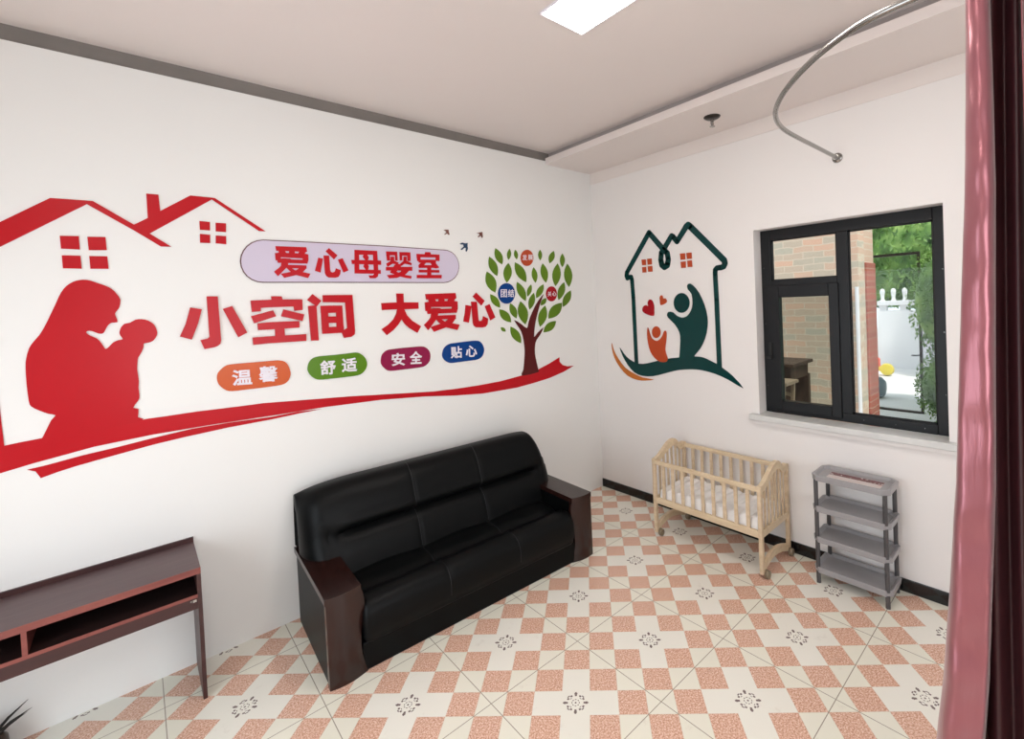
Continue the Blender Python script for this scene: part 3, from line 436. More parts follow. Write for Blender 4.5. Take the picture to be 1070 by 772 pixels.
 'leaf': [[(-1.2543,2.5053),(-1.2621,2.4816),(-1.265,2.4599),(-1.2638,2.4398),(-1.2583,2.4212),(-1.248,2.4044),(-1.2333,2.3892),(-1.2144,2.3753),(-1.1903,2.3633),(-1.1823,2.387),(-1.1793,2.409),(-1.1805,2.4295),(-1.1862,2.4482),(-1.1966,2.4651),(-1.2116,2.4803),(-1.2305,2.4938)],[(-1.1003,2.5078),(-1.1121,2.4954),(-1.1208,2.4829),(-1.1271,2.4704),(-1.1306,2.4578),(-1.1313,2.4451),(-1.1292,2.4323),(-1.1247,2.4194),(-1.1172,2.4063),(-1.1054,2.4186),(-1.0967,2.431),(-1.0904,2.4435),(-1.0868,2.4562),(-1.0861,2.469),(-1.0882,2.4819),(-1.0927,2.4948)],[(-1.0372,2.5015),(-1.045,2.4889),(-1.0498,2.4768),(-1.0523,2.4652),(-1.052,2.454),(-1.0491,2.4433),(-1.0434,2.433),(-1.0354,2.423),(-1.0243,2.4136),(-1.0164,2.4261),(-1.0116,2.4382),(-1.0091,2.4499),(-1.0093,2.4612),(-1.0124,2.472),(-1.0181,2.4823),(-1.0262,2.4922)],[(-1.323,2.4282),(-1.3311,2.4009),(-1.3338,2.3756),(-1.3321,2.352),(-1.3256,2.33),(-1.3139,2.3098),(-1.2974,2.2913),(-1.2763,2.2741),(-1.2495,2.2588),(-1.2412,2.2863),(-1.2384,2.3119),(-1.2402,2.3359),(-1.2469,2.3582),(-1.2588,2.3785),(-1.2756,2.3969),(-1.2967,2.4136)],[(-1.3561,2.2972),(-1.3679,2.2669),(-1.3729,2.239),(-1.3726,2.2129),(-1.3663,2.1888),(-1.3536,2.1667),(-1.3349,2.1464),(-1.3105,2.1277),(-1.279,2.111),(-1.2669,2.1415),(-1.2616,2.1698),(-1.262,2.1964),(-1.2686,2.2209),(-1.2816,2.2432),(-1.3006,2.2633),(-1.3251,2.2815)],[(-1.121,2.3783),(-1.1447,2.3568),(-1.1619,2.3351),(-1.1739,2.3132),(-1.1803,2.2912),(-1.1808,2.2688),(-1.1757,2.246),(-1.1655,2.2229),(-1.1489,2.1993),(-1.1253,2.2202),(-1.1079,2.2417),(-1.0956,2.2637),(-1.089,2.286),(-1.0885,2.3088),(-1.0938,2.3318),(-1.1042,2.3549)],[(-1.0462,2.3856),(-1.0518,2.3539),(-1.0511,2.3251),(-1.0453,2.2986),(-1.0338,2.2746),(-1.0163,2.2532),(-0.993,2.2341),(-0.9642,2.2172),(-0.9286,2.203),(-0.9228,2.2353),(-0.9235,2.2647),(-0.9296,2.2917),(-0.9415,2.3161),(-0.9594,2.3376),(-0.983,2.3563),(-1.0116,2.3725)],[(-0.8314,2.344),(-0.8442,2.3239),(-0.8522,2.3044),(-0.8565,2.2854),(-0.8566,2.2669),(-0.8524,2.2488),(-0.844,2.2312),(-0.8318,2.2139),(-0.8148,2.197),(-0.8019,2.2169),(-0.7937,2.2365),(-0.7894,2.2557),(-0.7893,2.2744),(-0.7936,2.2926),(-0.8021,2.3103),(-0.8144,2.3275)],[(-0.7422,2.5144),(-0.7529,2.501),(-0.7602,2.4878),(-0.765,2.4748),(-0.7668,2.462),(-0.7656,2.4494),(-0.7614,2.4369),(-0.7547,2.4246),(-0.7446,2.4123),(-0.7339,2.4256),(-0.7265,2.4388),(-0.7217,2.4518),(-0.7198,2.4647),(-0.7211,2.4774),(-0.7253,2.49),(-0.7321,2.5023)],[(-0.7178,2.3844),(-0.7334,2.358),(-0.7427,2.3328),(-0.7471,2.3083),(-0.746,2.2846),(-0.7391,2.2618),(-0.7266,2.2397),(-0.7091,2.2182),(-0.6852,2.1974),(-0.6694,2.2236),(-0.6599,2.249),(-0.6554,2.2738),(-0.6566,2.2978),(-0.6636,2.3208),(-0.6763,2.343),(-0.694,2.3642)],[(-0.568,2.5103),(-0.5905,2.4978),(-0.6081,2.4844),(-0.6219,2.4703),(-0.6313,2.4553),(-0.6365,2.4395),(-0.6374,2.4227),(-0.6345,2.4052),(-0.627,2.3866),(-0.6047,2.3986),(-0.5871,2.4118),(-0.5732,2.4259),(-0.5636,2.4409),(-0.5584,2.4569),(-0.5574,2.4739),(-0.5604,2.4916)],[(-0.4532,2.4892),(-0.4685,2.4716),(-0.4793,2.4543),(-0.4864,2.4371),(-0.4895,2.42),(-0.4884,2.4031),(-0.4834,2.3863),(-0.4747,2.3695),(-0.4615,2.3527),(-0.4462,2.3701),(-0.4354,2.3874),(-0.4282,2.4047),(-0.425,2.4219),(-0.4261,2.439),(-0.4312,2.4559),(-0.44,2.4727)],[(-0.5232,2.3881),(-0.5526,2.361),(-0.5743,2.3338),(-0.5898,2.3063),(-0.5986,2.2785),(-0.6003,2.2504),(-0.5953,2.2217),(-0.5843,2.1925),(-0.5656,2.1626),(-0.5363,2.1888),(-0.5143,2.2157),(-0.4984,2.2433),(-0.4895,2.2715),(-0.4877,2.3001),(-0.4928,2.3292),(-0.5042,2.3585)],[(-0.3916,2.3892),(-0.4153,2.3579),(-0.4311,2.3274),(-0.4405,2.2974),(-0.443,2.2678),(-0.4383,2.2387),(-0.4267,2.2099),(-0.4087,2.1813),(-0.3828,2.1529),(-0.3589,2.1836),(-0.3428,2.2142),(-0.3331,2.2446),(-0.3305,2.2745),(-0.3353,2.3041),(-0.3473,2.3331),(-0.3656,2.3615)],[(-1.0342,2.2052),(-1.0407,2.1769),(-1.0416,2.1506),(-1.0381,2.1259),(-1.0295,2.1029),(-1.0157,2.0815),(-0.9968,2.0618),(-0.9732,2.0435),(-0.9436,2.0269),(-0.937,2.0555),(-0.936,2.0822),(-0.9397,2.1073),(-0.9485,2.1307),(-0.9626,2.1521),(-0.9818,2.1717),(-1.0053,2.1895)],[(-0.8697,2.1813),(-0.8868,2.1697),(-0.9004,2.1573),(-0.9112,2.1443),(-0.9189,2.1306),(-0.9235,2.1161),(-0.9249,2.1009),(-0.9237,2.0849),(-0.919,2.068),(-0.9021,2.0793),(-0.8885,2.0915),(-0.8776,2.1044),(-0.8698,2.1182),(-0.8652,2.1328),(-0.8637,2.1482),(-0.865,2.1643)],[(-0.7187,2.1822),(-0.7451,2.1714),(-0.7669,2.1589),(-0.785,2.1449),(-0.799,2.1294),(-0.8089,2.1121),(-0.8148,2.0932),(-0.8171,2.0727),(-0.815,2.0504),(-0.7891,2.0606),(-0.7675,2.0727),(-0.7493,2.0866),(-0.7351,2.1022),(-0.725,2.1196),(-0.719,2.1388),(-0.7166,2.1596)],[(-0.8422,2.101),(-0.8655,2.0849),(-0.8837,2.0679),(-0.8979,2.0499),(-0.9077,2.0311),(-0.9129,2.0112),(-0.9137,1.9903),(-0.9106,1.9684),(-0.9027,1.9452),(-0.8796,1.9608),(-0.8614,1.9776),(-0.847,1.9955),(-0.8371,2.0145),(-0.8318,2.0346),(-0.8309,2.0558),(-0.8341,2.0779)],[(-0.6917,2.0481),(-0.7101,2.0449),(-0.7255,2.0401),(-0.7383,2.0337),(-0.7485,2.0259),(-0.7558,2.0163),(-0.7604,2.0052),(-0.7626,1.9927),(-0.7619,1.9783),(-0.7437,1.9813),(-0.7284,1.986),(-0.7155,1.9923),(-0.7053,2.0001),(-0.6978,2.0097),(-0.6931,2.0209),(-0.6909,2.0336)],[(-0.4479,2.2014),(-0.4775,2.1835),(-0.501,2.1644),(-0.5195,2.1442),(-0.5327,2.1228),(-0.5403,2.1001),(-0.5427,2.0761),(-0.5403,2.0509),(-0.532,2.0241),(-0.5029,2.0412),(-0.4794,2.06),(-0.4607,2.0801),(-0.4472,2.1017),(-0.4394,2.1247),(-0.437,2.149),(-0.4394,2.1745)],[(-0.3615,2.1173),(-0.395,2.1033),(-0.4223,2.0873),(-0.4446,2.0697),(-0.4615,2.0502),(-0.473,2.0287),(-0.4792,2.0054),(-0.4808,1.9802),(-0.4765,1.9528),(-0.4438,1.966),(-0.4167,1.9815),(-0.3942,1.9989),(-0.3769,2.0185),(-0.3651,2.0402),(-0.3587,2.064),(-0.3571,2.0895)],[(-1.3316,2.0989),(-1.3328,2.0764),(-1.33,2.0561),(-1.3238,2.0377),(-1.314,2.0213),(-1.3002,2.007),(-1.2826,1.9946),(-1.2616,1.984),(-1.2361,1.9755),(-1.2349,1.9984),(-1.2378,2.019),(-1.2441,2.0377),(-1.2542,2.0543),(-1.2682,2.0686),(-1.2859,2.0808),(-1.3067,2.0911)],[(-1.1214,2.0115),(-1.1294,1.9894),(-1.1324,1.9687),(-1.1314,1.9492),(-1.1261,1.931),(-1.1161,1.914),(-1.1016,1.8982),(-1.0831,1.8834),(-1.0595,1.8699),(-1.0514,1.8921),(-1.0483,1.913),(-1.0493,1.9328),(-1.0548,1.9513),(-1.0649,1.9684),(-1.0795,1.9841),(-1.0981,1.9986)],[(-1.0049,2.026),(-1.0242,1.9956),(-1.0356,1.9665),(-1.0407,1.9382),(-1.0389,1.9108),(-1.0297,1.8843),(-1.0135,1.8585),(-0.9908,1.8332),(-0.96,1.8086),(-0.9403,1.8388),(-0.9285,1.8682),(-0.9233,1.8969),(-0.9252,1.9248),(-0.9347,1.9517),(-0.9513,1.9775),(-0.9743,2.0024)],[(-1.2433,1.9617),(-1.2431,1.9366),(-1.2383,1.9146),(-1.2297,1.895),(-1.217,1.8781),(-1.1999,1.8639),(-1.1785,1.8525),(-1.1531,1.8434),(-1.1227,1.8372),(-1.123,1.8628),(-1.128,1.8853),(-1.1368,1.9052),(-1.1499,1.9223),(-1.1673,1.9364),(-1.1888,1.9476),(-1.2139,1.9562)],[(-0.7086,1.9754),(-0.7405,1.9552),(-0.7653,1.9336),(-0.7843,1.9108),(-0.7971,1.8866),(-0.8035,1.8609),(-0.8037,1.8337),(-0.7985,1.8051),(-0.7863,1.7746),(-0.7548,1.7937),(-0.7299,1.8149),(-0.7106,1.8376),(-0.6974,1.8621),(-0.6909,1.8882),(-0.6906,1.9158),(-0.6961,1.9448)],[(-0.4913,1.9951),(-0.5363,1.9909),(-0.574,1.9821),(-0.606,1.9696),(-0.6317,1.9532),(-0.6512,1.9325),(-0.6647,1.9078),(-0.673,1.8794),(-0.6747,1.8464),(-0.6315,1.8496),(-0.5944,1.8576),(-0.5623,1.8696),(-0.536,1.8859),(-0.5159,1.9068),(-0.5018,1.9321),(-0.4931,1.9612)],[(-0.58,1.8175),(-0.6149,1.8178),(-0.6452,1.814),(-0.6718,1.807),(-0.6943,1.7964),(-0.7127,1.7821),(-0.7273,1.7642),(-0.7383,1.7431),(-0.7452,1.718),(-0.7116,1.7173),(-0.6819,1.7206),(-0.6554,1.7272),(-0.6326,1.7377),(-0.6137,1.752),(-0.5987,1.7702),(-0.5872,1.7918)],[(-1.1305,1.7989),(-1.1341,1.7718),(-1.1324,1.747),(-1.1263,1.724),(-1.1155,1.7029),(-1.0995,1.6839),(-1.0786,1.6667),(-1.0531,1.6513),(-1.0219,1.6379),(-1.0182,1.6655),(-1.02,1.6908),(-1.0263,1.7142),(-1.0375,1.7355),(-1.0537,1.7546),(-1.0748,1.7715),(-1.1001,1.7864)],[(-1.2356,1.7998),(-1.2357,1.7898),(-1.2338,1.7813),(-1.2304,1.7741),(-1.2253,1.7681),(-1.2185,1.7636),(-1.2098,1.7604),(-1.1997,1.7584),(-1.1875,1.758),(-1.1875,1.768),(-1.1894,1.7766),(-1.1928,1.7839),(-1.198,1.7899),(-1.2049,1.7944),(-1.2135,1.7975),(-1.2236,1.7994)]],
 'badge_orange': [[(-0.8309,2.4334),(-0.8333,2.4183),(-0.8384,2.4037),(-0.8462,2.3902),(-0.8562,2.3783),(-0.8682,2.3684),(-0.8815,2.3611),(-0.8958,2.3564),(-0.9103,2.3547),(-0.9246,2.3558),(-0.9381,2.3599),(-0.9504,2.3666),(-0.9609,2.3758),(-0.9692,2.387),(-0.9752,2.3999),(-0.9785,2.414),(-0.979,2.4287),(-0.9767,2.4435),(-0.9718,2.4578),(-0.9643,2.4711),(-0.9546,2.483),(-0.943,2.4929),(-0.9299,2.5004),(-0.9158,2.5054),(-0.9013,2.5075),(-0.8869,2.5066),(-0.8732,2.5029),(-0.8606,2.4963),(-0.8498,2.4872),(-0.8411,2.4759),(-0.8349,2.4628),(-0.8315,2.4484)]],
 'badge_blue': [[(-1.0651,2.0998),(-1.068,2.0814),(-1.0745,2.0638),(-1.0842,2.0477),(-1.0968,2.0338),(-1.1117,2.0225),(-1.1284,2.0144),(-1.1462,2.0097),(-1.1643,2.0085),(-1.1822,2.0109),(-1.199,2.0168),(-1.2143,2.0258),(-1.2274,2.0377),(-1.2378,2.052),(-1.2452,2.0681),(-1.2493,2.0855),(-1.25,2.1034),(-1.2472,2.1213),(-1.2411,2.1384),(-1.2319,2.1542),(-1.2198,2.1681),(-1.2054,2.1794),(-1.1891,2.1879),(-1.1716,2.1931),(-1.1535,2.1948),(-1.1355,2.1929),(-1.1183,2.1875),(-1.1026,2.1787),(-1.089,2.1669),(-1.0781,2.1525),(-1.0703,2.1361),(-1.0659,2.1182)]],
 'badge_red': [[(-0.5533,2.0858),(-0.5555,2.0712),(-0.5604,2.0573),(-0.5677,2.0446),(-0.5771,2.0336),(-0.5883,2.0246),(-0.6008,2.0181),(-0.6141,2.0143),(-0.6277,2.0133),(-0.6411,2.0151),(-0.6537,2.0197),(-0.6651,2.0269),(-0.6749,2.0363),(-0.6827,2.0476),(-0.6883,2.0605),(-0.6913,2.0743),(-0.6918,2.0886),(-0.6896,2.1028),(-0.6849,2.1165),(-0.6779,2.1291),(-0.6687,2.1401),(-0.6578,2.1491),(-0.6455,2.1558),(-0.6324,2.1598),(-0.6188,2.1611),(-0.6053,2.1596),(-0.5925,2.1552),(-0.5808,2.1482),(-0.5707,2.1388),(-0.5627,2.1274),(-0.5569,2.1144),(-0.5538,2.1004)]],
 'trunk': [[(-1.0282,1.3366),(-1.0078,1.3892),(-0.9865,1.5162),(-0.9834,1.6086),(-1.0004,1.7118),(-1.0257,1.7689),(-1.0861,1.8551),(-1.0115,1.8158),(-0.9447,1.7706),(-0.9244,1.8177),(-0.8972,1.8768),(-0.8446,1.9599),(-0.7923,2.0243),(-0.727,2.0846),(-0.7549,2.0327),(-0.7901,1.9577),(-0.8189,1.8831),(-0.8454,1.8033),(-0.867,1.6822),(-0.8164,1.7208),(-0.7462,1.7633),(-0.7935,1.6952),(-0.8387,1.6515),(-0.8601,1.5967),(-0.8646,1.5217),(-0.851,1.4445),(-0.8339,1.3665),(-0.8389,1.3434)]],
 'bird': [[(-1.7527,2.6292),(-1.7349,2.635),(-1.7056,2.6362),(-1.7055,2.6211),(-1.6982,2.5973),(-1.708,2.5939),(-1.7189,2.6065),(-1.7422,2.5926),(-1.7459,2.5978),(-1.7271,2.6118),(-1.7305,2.6239)],[(-1.4403,2.6267),(-1.412,2.6344),(-1.3824,2.6412),(-1.3819,2.6195),(-1.3804,2.5968),(-1.3894,2.5885),(-1.3995,2.6087),(-1.4229,2.5913),(-1.4282,2.5963),(-1.4103,2.6152),(-1.4154,2.6245)],[(-1.6076,2.5277),(-1.586,2.5382),(-1.5598,2.5326),(-1.5327,2.5373),(-1.5368,2.5126),(-1.5328,2.4891),(-1.5466,2.4626),(-1.5555,2.4669),(-1.5524,2.493),(-1.5672,2.4946),(-1.5922,2.4748),(-1.6018,2.4813),(-1.5719,2.5061),(-1.5763,2.5223),(-1.5975,2.5213)]],
 'house_path': [[(-0.528,1.3604),(-0.5238,2.0042),(-0.5159,2.1884),(-0.5081,2.221),(-0.4859,2.2204),(-0.4575,2.2117),(-0.449,2.236),(-0.455,2.2679),(-0.7473,2.6253),(-0.9075,2.4451),(-0.882,2.4209),(-0.8715,2.3566),(-0.8812,2.3053),(-0.9105,2.2827),(-0.9413,2.298),(-0.9557,2.3484),(-0.9467,2.4089),(-0.9075,2.4451),(-1.0014,2.5604),(-1.0163,2.5535),(-1.0579,2.5012),(-1.1621,2.6248),(-1.1791,2.6337),(-1.1972,2.6195),(-1.5123,2.2896),(-1.519,2.262),(-1.5052,2.2362),(-1.4803,2.2302),(-1.4455,2.2304),(-1.4278,2.2155),(-1.4254,2.1836),(-1.4296,1.971),(-1.4329,1.3835)]],
 'house_w': [[0.0451,0.045,0.0463,0.044,0.0443,0.0472,0.0498,0.0497,0.0519,0.0536,0.054,0.0543,0.0541,0.0557,0.0594,0.0549,0.0529,0.0536,0.0498,0.0475,0.0489,0.0549,0.0566,0.0562,0.0519,0.0484,0.0469,0.0473,0.0444,0.0411,0.0403,0.0411,0.043]],
 'b_pane_left': [[(-0.646,2.3786),(-0.697,2.3757),(-0.6968,2.3218),(-0.651,2.3227)],[(-0.714,2.3792),(-0.7665,2.3781),(-0.7674,2.3206),(-0.7175,2.322)],[(-0.6501,2.3051),(-0.6972,2.3041),(-0.6983,2.2501),(-0.6513,2.2517)],[(-0.7168,2.3076),(-0.7705,2.307),(-0.7715,2.2516),(-0.7204,2.2536)]],
 'b_pane_right': [[(-1.0837,2.3902),(-1.1367,2.3884),(-1.1375,2.3325),(-1.0878,2.3326)],[(-1.1502,2.3889),(-1.2042,2.3869),(-1.205,2.3316),(-1.1543,2.3338)],[(-1.0871,2.3161),(-1.1412,2.3149),(-1.1397,2.2582),(-1.0912,2.2594)],[(-1.157,2.3191),(-1.2033,2.3185),(-1.2061,2.2602),(-1.1588,2.2614)]],
 'b_head': [[(-1.1631,1.9427),(-1.1602,1.923),(-1.1533,1.9045),(-1.1428,1.8878),(-1.1292,1.874),(-1.113,1.8637),(-1.0952,1.8573),(-1.0765,1.8553),(-1.0579,1.8579),(-1.0403,1.8648),(-1.0247,1.8759),(-1.0119,1.8905),(-1.0025,1.908),(-0.997,1.9274),(-0.9958,1.9477),(-0.9989,1.9678),(-1.0062,1.9868),(-1.0172,2.0036),(-1.0314,2.0174),(-1.048,2.0275),(-1.0661,2.0333),(-1.0848,2.0347),(-1.1033,2.0316),(-1.1204,2.0243),(-1.1355,2.013),(-1.1478,1.9985),(-1.1568,1.9813),(-1.162,1.9624)]],
 'b_body': [[(-1.1466,2.0966),(-1.1668,2.1146),(-1.2018,2.1006),(-1.2632,2.029),(-1.3113,1.9219),(-1.3354,1.8167),(-1.3314,1.7237),(-1.3051,1.6299),(-1.2549,1.54),(-1.1912,1.4716),(-1.1825,1.4292),(-1.0347,1.4203),(-1.0365,1.4572),(-1.0531,1.599),(-1.0468,1.6784),(-0.9996,1.7517),(-0.9288,1.8138),(-0.9198,1.8451),(-0.9388,1.8673),(-0.983,1.8629),(-1.0181,1.8341),(-1.0745,1.8128),(-1.1314,1.8244),(-1.175,1.8718),(-1.1958,1.9369),(-1.1886,2.0205),(-1.1534,2.0639)]],
 'b_base': [[(-0.3167,1.5109),(-0.3708,1.4488),(-0.4387,1.3979),(-0.5483,1.3603),(-0.6731,1.3724),(-0.8645,1.4227),(-1.036,1.4486),(-1.1978,1.4659),(-1.2781,1.462),(-1.3424,1.4388),(-1.4176,1.4088),(-1.4602,1.3831),(-1.549,1.3222),(-1.6394,1.2271),(-1.5114,1.285),(-1.3889,1.326),(-1.2598,1.3475),(-1.1513,1.3477),(-1.0087,1.3285),(-0.8732,1.2904),(-0.7312,1.2505),(-0.6007,1.2421),(-0.5008,1.2672),(-0.4177,1.3355),(-0.3517,1.4272)]],
 'b_swoosh': [[(-0.2121,1.553),(-0.2357,1.477),(-0.2953,1.3896),(-0.3807,1.3056),(-0.5001,1.2537),(-0.5999,1.2261),(-0.7376,1.2187),(-0.6315,1.1986),(-0.5311,1.1961),(-0.4117,1.2261),(-0.3089,1.3074),(-0.2406,1.4004),(-0.2122,1.49)]],
 'b_child_head': [[(-0.8356,1.6763),(-0.8337,1.6638),(-0.8295,1.652),(-0.8231,1.6412),(-0.8148,1.6322),(-0.805,1.6253),(-0.7942,1.6208),(-0.783,1.6191),(-0.7719,1.6203),(-0.7614,1.6242),(-0.7521,1.6307),(-0.7446,1.6395),(-0.739,1.6502),(-0.7359,1.6621),(-0.7352,1.6747),(-0.7372,1.6874),(-0.7415,1.6994),(-0.7481,1.7102),(-0.7566,1.7193),(-0.7666,1.7261),(-0.7774,1.7303),(-0.7887,1.7318),(-0.7997,1.7305),(-0.81,1.7264),(-0.8191,1.7198),(-0.8265,1.711),(-0.8319,1.7005),(-0.835,1.6887)]],
 'b_child': [[(-0.6879,1.7207),(-0.7051,1.6794),(-0.7262,1.6216),(-0.7646,1.5969),(-0.7989,1.594),(-0.8358,1.6179),(-0.8604,1.6502),(-0.874,1.6794),(-0.8898,1.6922),(-0.9038,1.6698),(-0.8956,1.5943),(-0.881,1.5119),(-0.8964,1.456),(-0.9055,1.4251),(-0.8861,1.3987),(-0.817,1.3957),(-0.7561,1.4293),(-0.7112,1.4851),(-0.6862,1.5621),(-0.6779,1.653)]],
 'b_heart_red': [[(-0.7654,1.8316),(-0.6973,1.8414),(-0.6417,1.8682),(-0.6299,1.8945),(-0.6446,1.9243),(-0.6779,1.9351),(-0.7015,1.9229),(-0.6985,1.9579),(-0.7126,1.9833),(-0.7369,1.9889),(-0.7597,1.9689),(-0.7735,1.9301),(-0.7728,1.8853)]],
 'b_heart_orange': [[(-0.8482,1.9319),(-0.8426,1.9725),(-0.8426,2.0041),(-0.8558,2.0225),(-0.8755,2.0191),(-0.8803,1.9938),(-0.9075,1.9928),(-0.9229,1.9698),(-0.913,1.9514),(-0.8821,1.9373)]],
}
# ------------------------------------------------------------------ raised acrylic lettering and pictures on the walls
def onA(h, v, d): return (h, -d, v)
def onB(h, v, d): return (-d, h, v)
def strokes(key, fn, d0, d1, ox=0, oz=0):
    m = MB()
    for i, p in enumerate(ART[key]): m.prism([(h-ox, v-oz) for h, v in p], fn, d0, d1 + i*.00022)
    return m
def centre(key):
    pts = [p for q in ART[key] for p in q]; xs = [p[0] for p in pts]; zs = [p[1] for p in pts]
    return (min(xs)+max(xs))/2, min(zs)
def decal(name, key, mat, label, cat, fn=onA, d1=.006, smooth=0, group=None, sel=None):
    polys = ART[key] if sel is None else [ART[key][sel]]
    xs = [p[0] for q in polys for p in q]; zs = [p[1] for q in polys for p in q]; ox, oz = (min(xs)+max(xs))/2, min(zs)
    m = MB()
    for i, p in enumerate(polys):
        p = [(h-ox, v-oz) for h, v in p]
        if smooth: p = smooth_poly(p, smooth)
        m.prism(p, fn, .0012, d1 + i*.00022)
    o = m.build(name, mat, loc=(ox, 0, oz) if fn is onA else (0, ox, oz))
    if label: tag(o, label, cat, group)
    return o
def childof(o, parent):
    o.parent = parent; o.location = o.location - parent.location; return o
def part(name, key, mat, parent, fn=onA, d0=.0012, d1=.006, smooth=0, sel=None):
    polys = ART[key] if sel is None else [ART[key][sel]]; m = MB(); L = parent.location
    ox = L.x if fn is onA else L.y
    for i, p in enumerate(polys):
        p = [(h-ox, v-L.z) for h, v in p]
        if smooth: p = smooth_poly(p, smooth)
        m.prism(p, fn, d0, d1 + i*.00022)
    return m.build(name, mat, parent)
_gl = {}
def glyph_mesh(ch, bold):
    cu = bpy.data.curves.new('glyph', 'FONT'); cu.body = ch; cu.extrude = .02; cu.bevel_depth = bold; cu.bevel_resolution = 1; cu.resolution_u = 3; cu.fill_mode = 'BOTH'
    o = bpy.data.objects.new('glyph', cu); COL.objects.link(o); bpy.context.view_layer.update()
    dg = bpy.context.evaluated_depsgraph_get(); me = bpy.data.meshes.new_from_object(o.evaluated_get(dg))
    bpy.data.objects.remove(o); bpy.data.curves.remove(cu); return me
def glyph(ch, key, mat, parent, name, bold=.028, d0=.006, d1=.009):
    me = glyph_mesh(ch, bold); q = ART[key][0]; L = parent.location
    xs = [v.co.x for v in me.vertices]; ys = [v.co.y for v in me.vertices]; zs = [v.co.z for v in me.vertices]
    x0, x1, y0, y1, z0, z1 = min(xs), max(xs), min(ys), max(ys), min(zs), max(zs)
    tl, tr, br, bl = [Vector(p) for p in q]
    for v in me.vertices:
        s_, t_, w_ = (v.co.x-x0)/(x1-x0), (v.co.y-y0)/(y1-y0), (v.co.z-z0)/(z1-z0)
        p = bl.lerp(br, s_).lerp(tl.lerp(tr, s_), t_); v.co = (p.x-L.x, -(d0+(d1-d0)*w_), p.y-L.z)
    me.name = name; me.materials.clear(); me.materials.append(mat); o = bpy.data.objects.new(name, me); COL.objects.link(o); o.parent = parent; return o

# left wall
decal('ribbon_decal', 'ribbon', M['red'], 'long red ribbon band sweeping under the lettering on the left wall', 'wall decal', d1=.005)
decal('ribbon_decal', 'ribbon_tail', M['red'], 'thin red lower ribbon strip with notched left tip below the long band', 'wall decal', d1=.005)
decal('mother_and_baby_decal', 'mother', M['red'], 'red silhouette of a long-haired mother holding a baby up to her face', 'wall decal', d1=.007, smooth=2)
rf = decal('roof_decal', 'roof', M['red'], 'red outline of two house roofs with a chimney on the left wall', 'wall decal', d1=.006)
part('house_wall', 'house_wall', M['red'], rf, d1=.0055)
def panes(key, label, mat, fn=onA, group=None):
    pts = [p for q in ART[key] for p in q]; hx = sum(p[0] for p in pts)/len(pts); hz = min(p[1] for p in pts)
    e = empty('window_decal', (hx, 0, hz) if fn is onA else (0, hx, hz)); tag(e, label, 'wall decal', group)
    for i in range(4): part('pane', key, mat, e, fn, sel=i)
    return e
panes('pane_left', 'red four-pane window decal under the larger left roof', M['red'])
panes('pane_right', 'red four-pane window decal under the smaller roof with the chimney', M['red'])
def letter(name, key, label):
    decal(name, key, M['red'], label, 'wall letter', group='large red characters on the left wall', d1=.012)
letter('wall_letter', 'c_xiao', 'large red character 小, first of the big lettering')
letter('wall_letter', 'c_kong', 'large red character 空, between 小 and 间')
letter('wall_letter', 'c_jian', 'large red character 间, third of the big lettering')
letter('wall_letter', 'c_da', 'large red character 大, right after the gap in the lettering')
letter('wall_letter', 'c_ai', 'large red character 爱 on the bare wall between 大 and 心')
letter('wall_letter', 'c_xin', 'large red character 心, last of the big lettering beside the tree')
hd = empty('header_sign', (-2.4, 0, 2.37)); tag(hd, 'lilac rounded sign reading 爱心母婴室 in red above the large lettering', 'sign')
hp = ART['header'][0]; c0 = (sum(p[0] for p in hp)/len(hp), sum(p[1] for p in hp)/len(hp))
def grow(P, d):
    out = []; n = len(P)
    for i in range(n):
        a, b = P[i-1], P[(i+1) % n]; tx, ty = b[0]-a[0], b[1]-a[1]; l = math.hypot(tx, ty) or 1
        nx, ny = ty/l, -tx/l
        if nx*(P[i][0]-c0[0]) + ny*(P[i][1]-c0[1]) < 0: nx, ny = -nx, -ny
        out.append((P[i][0]+nx*d, P[i][1]+ny*d))
    return out
hl = [(h+2.4, v-2.37) for h, v in hp]; hg = [(h+2.4, v-2.37) for h, v in grow(hp, .006)]
MB().prism(hg, onA, .0012, .006).build('border', M['maroon_edge'], hd)
MB().prism(hl, onA, .006, .009).build('panel', M['lilac'], hd)
for k in ('h_ai', 'h_xin', 'h_mu', 'h_ying', 'h_shi'): part('letter', k, M['red'], hd, d0=.009, d1=.012)
def pill(key, mat, label, chars):
    e = decal('slogan_sign', key, mat, label, 'sign', d1=.007, smooth=3, group='small coloured slogan signs')
    for c in chars: glyph(c, c, M['white_letter'], e, 'letter', d0=.007, d1=.010)
pill('pill_orange', M['orange'], 'small orange rounded sign reading 温馨', '温馨')
pill('pill_green', M['green'], 'small green rounded sign reading 舒适', '舒适')
pill('pill_maroon', M['magenta'], 'small magenta rounded sign reading 安全', '安全')
pill('pill_blue', M['blue'], 'small blue rounded sign reading 贴心', '贴心')
tr = empty('tree_decal', (-1.02, 0, 1.45)); tag(tr, 'tree picture with brown trunk and loose green leaves beside the room corner', 'wall decal')
part('trunk', 'trunk', M['trunk'], tr, d1=.0075, smooth=2)
for i in range(len(ART['leaf'])): part('leaf', 'leaf', M['leaf'], tr, d1=.0055, sel=i)
def badge(key, mat, label, chars, keys):
    e = decal('round_badge', key, mat, label, 'sign', d1=.008, group='round badges in the tree')
    for c, k in zip(chars, keys): glyph(c, k, M['white_letter'], e, 'letter', bold=.016, d0=.008, d1=.010)
badge('badge_orange', M['rust'], 'round orange badge at the top of the leaf crown', '发展', ('发', '展'))
badge('badge_blue', M['blue'], 'round blue badge reading 团结 at the left of the leaf crown', '团结', ('团', '结'))
badge('badge_red', M['heart'], 'round crimson badge reading 关心 at the right of the leaf crown', '关心', ('关', '心2'))
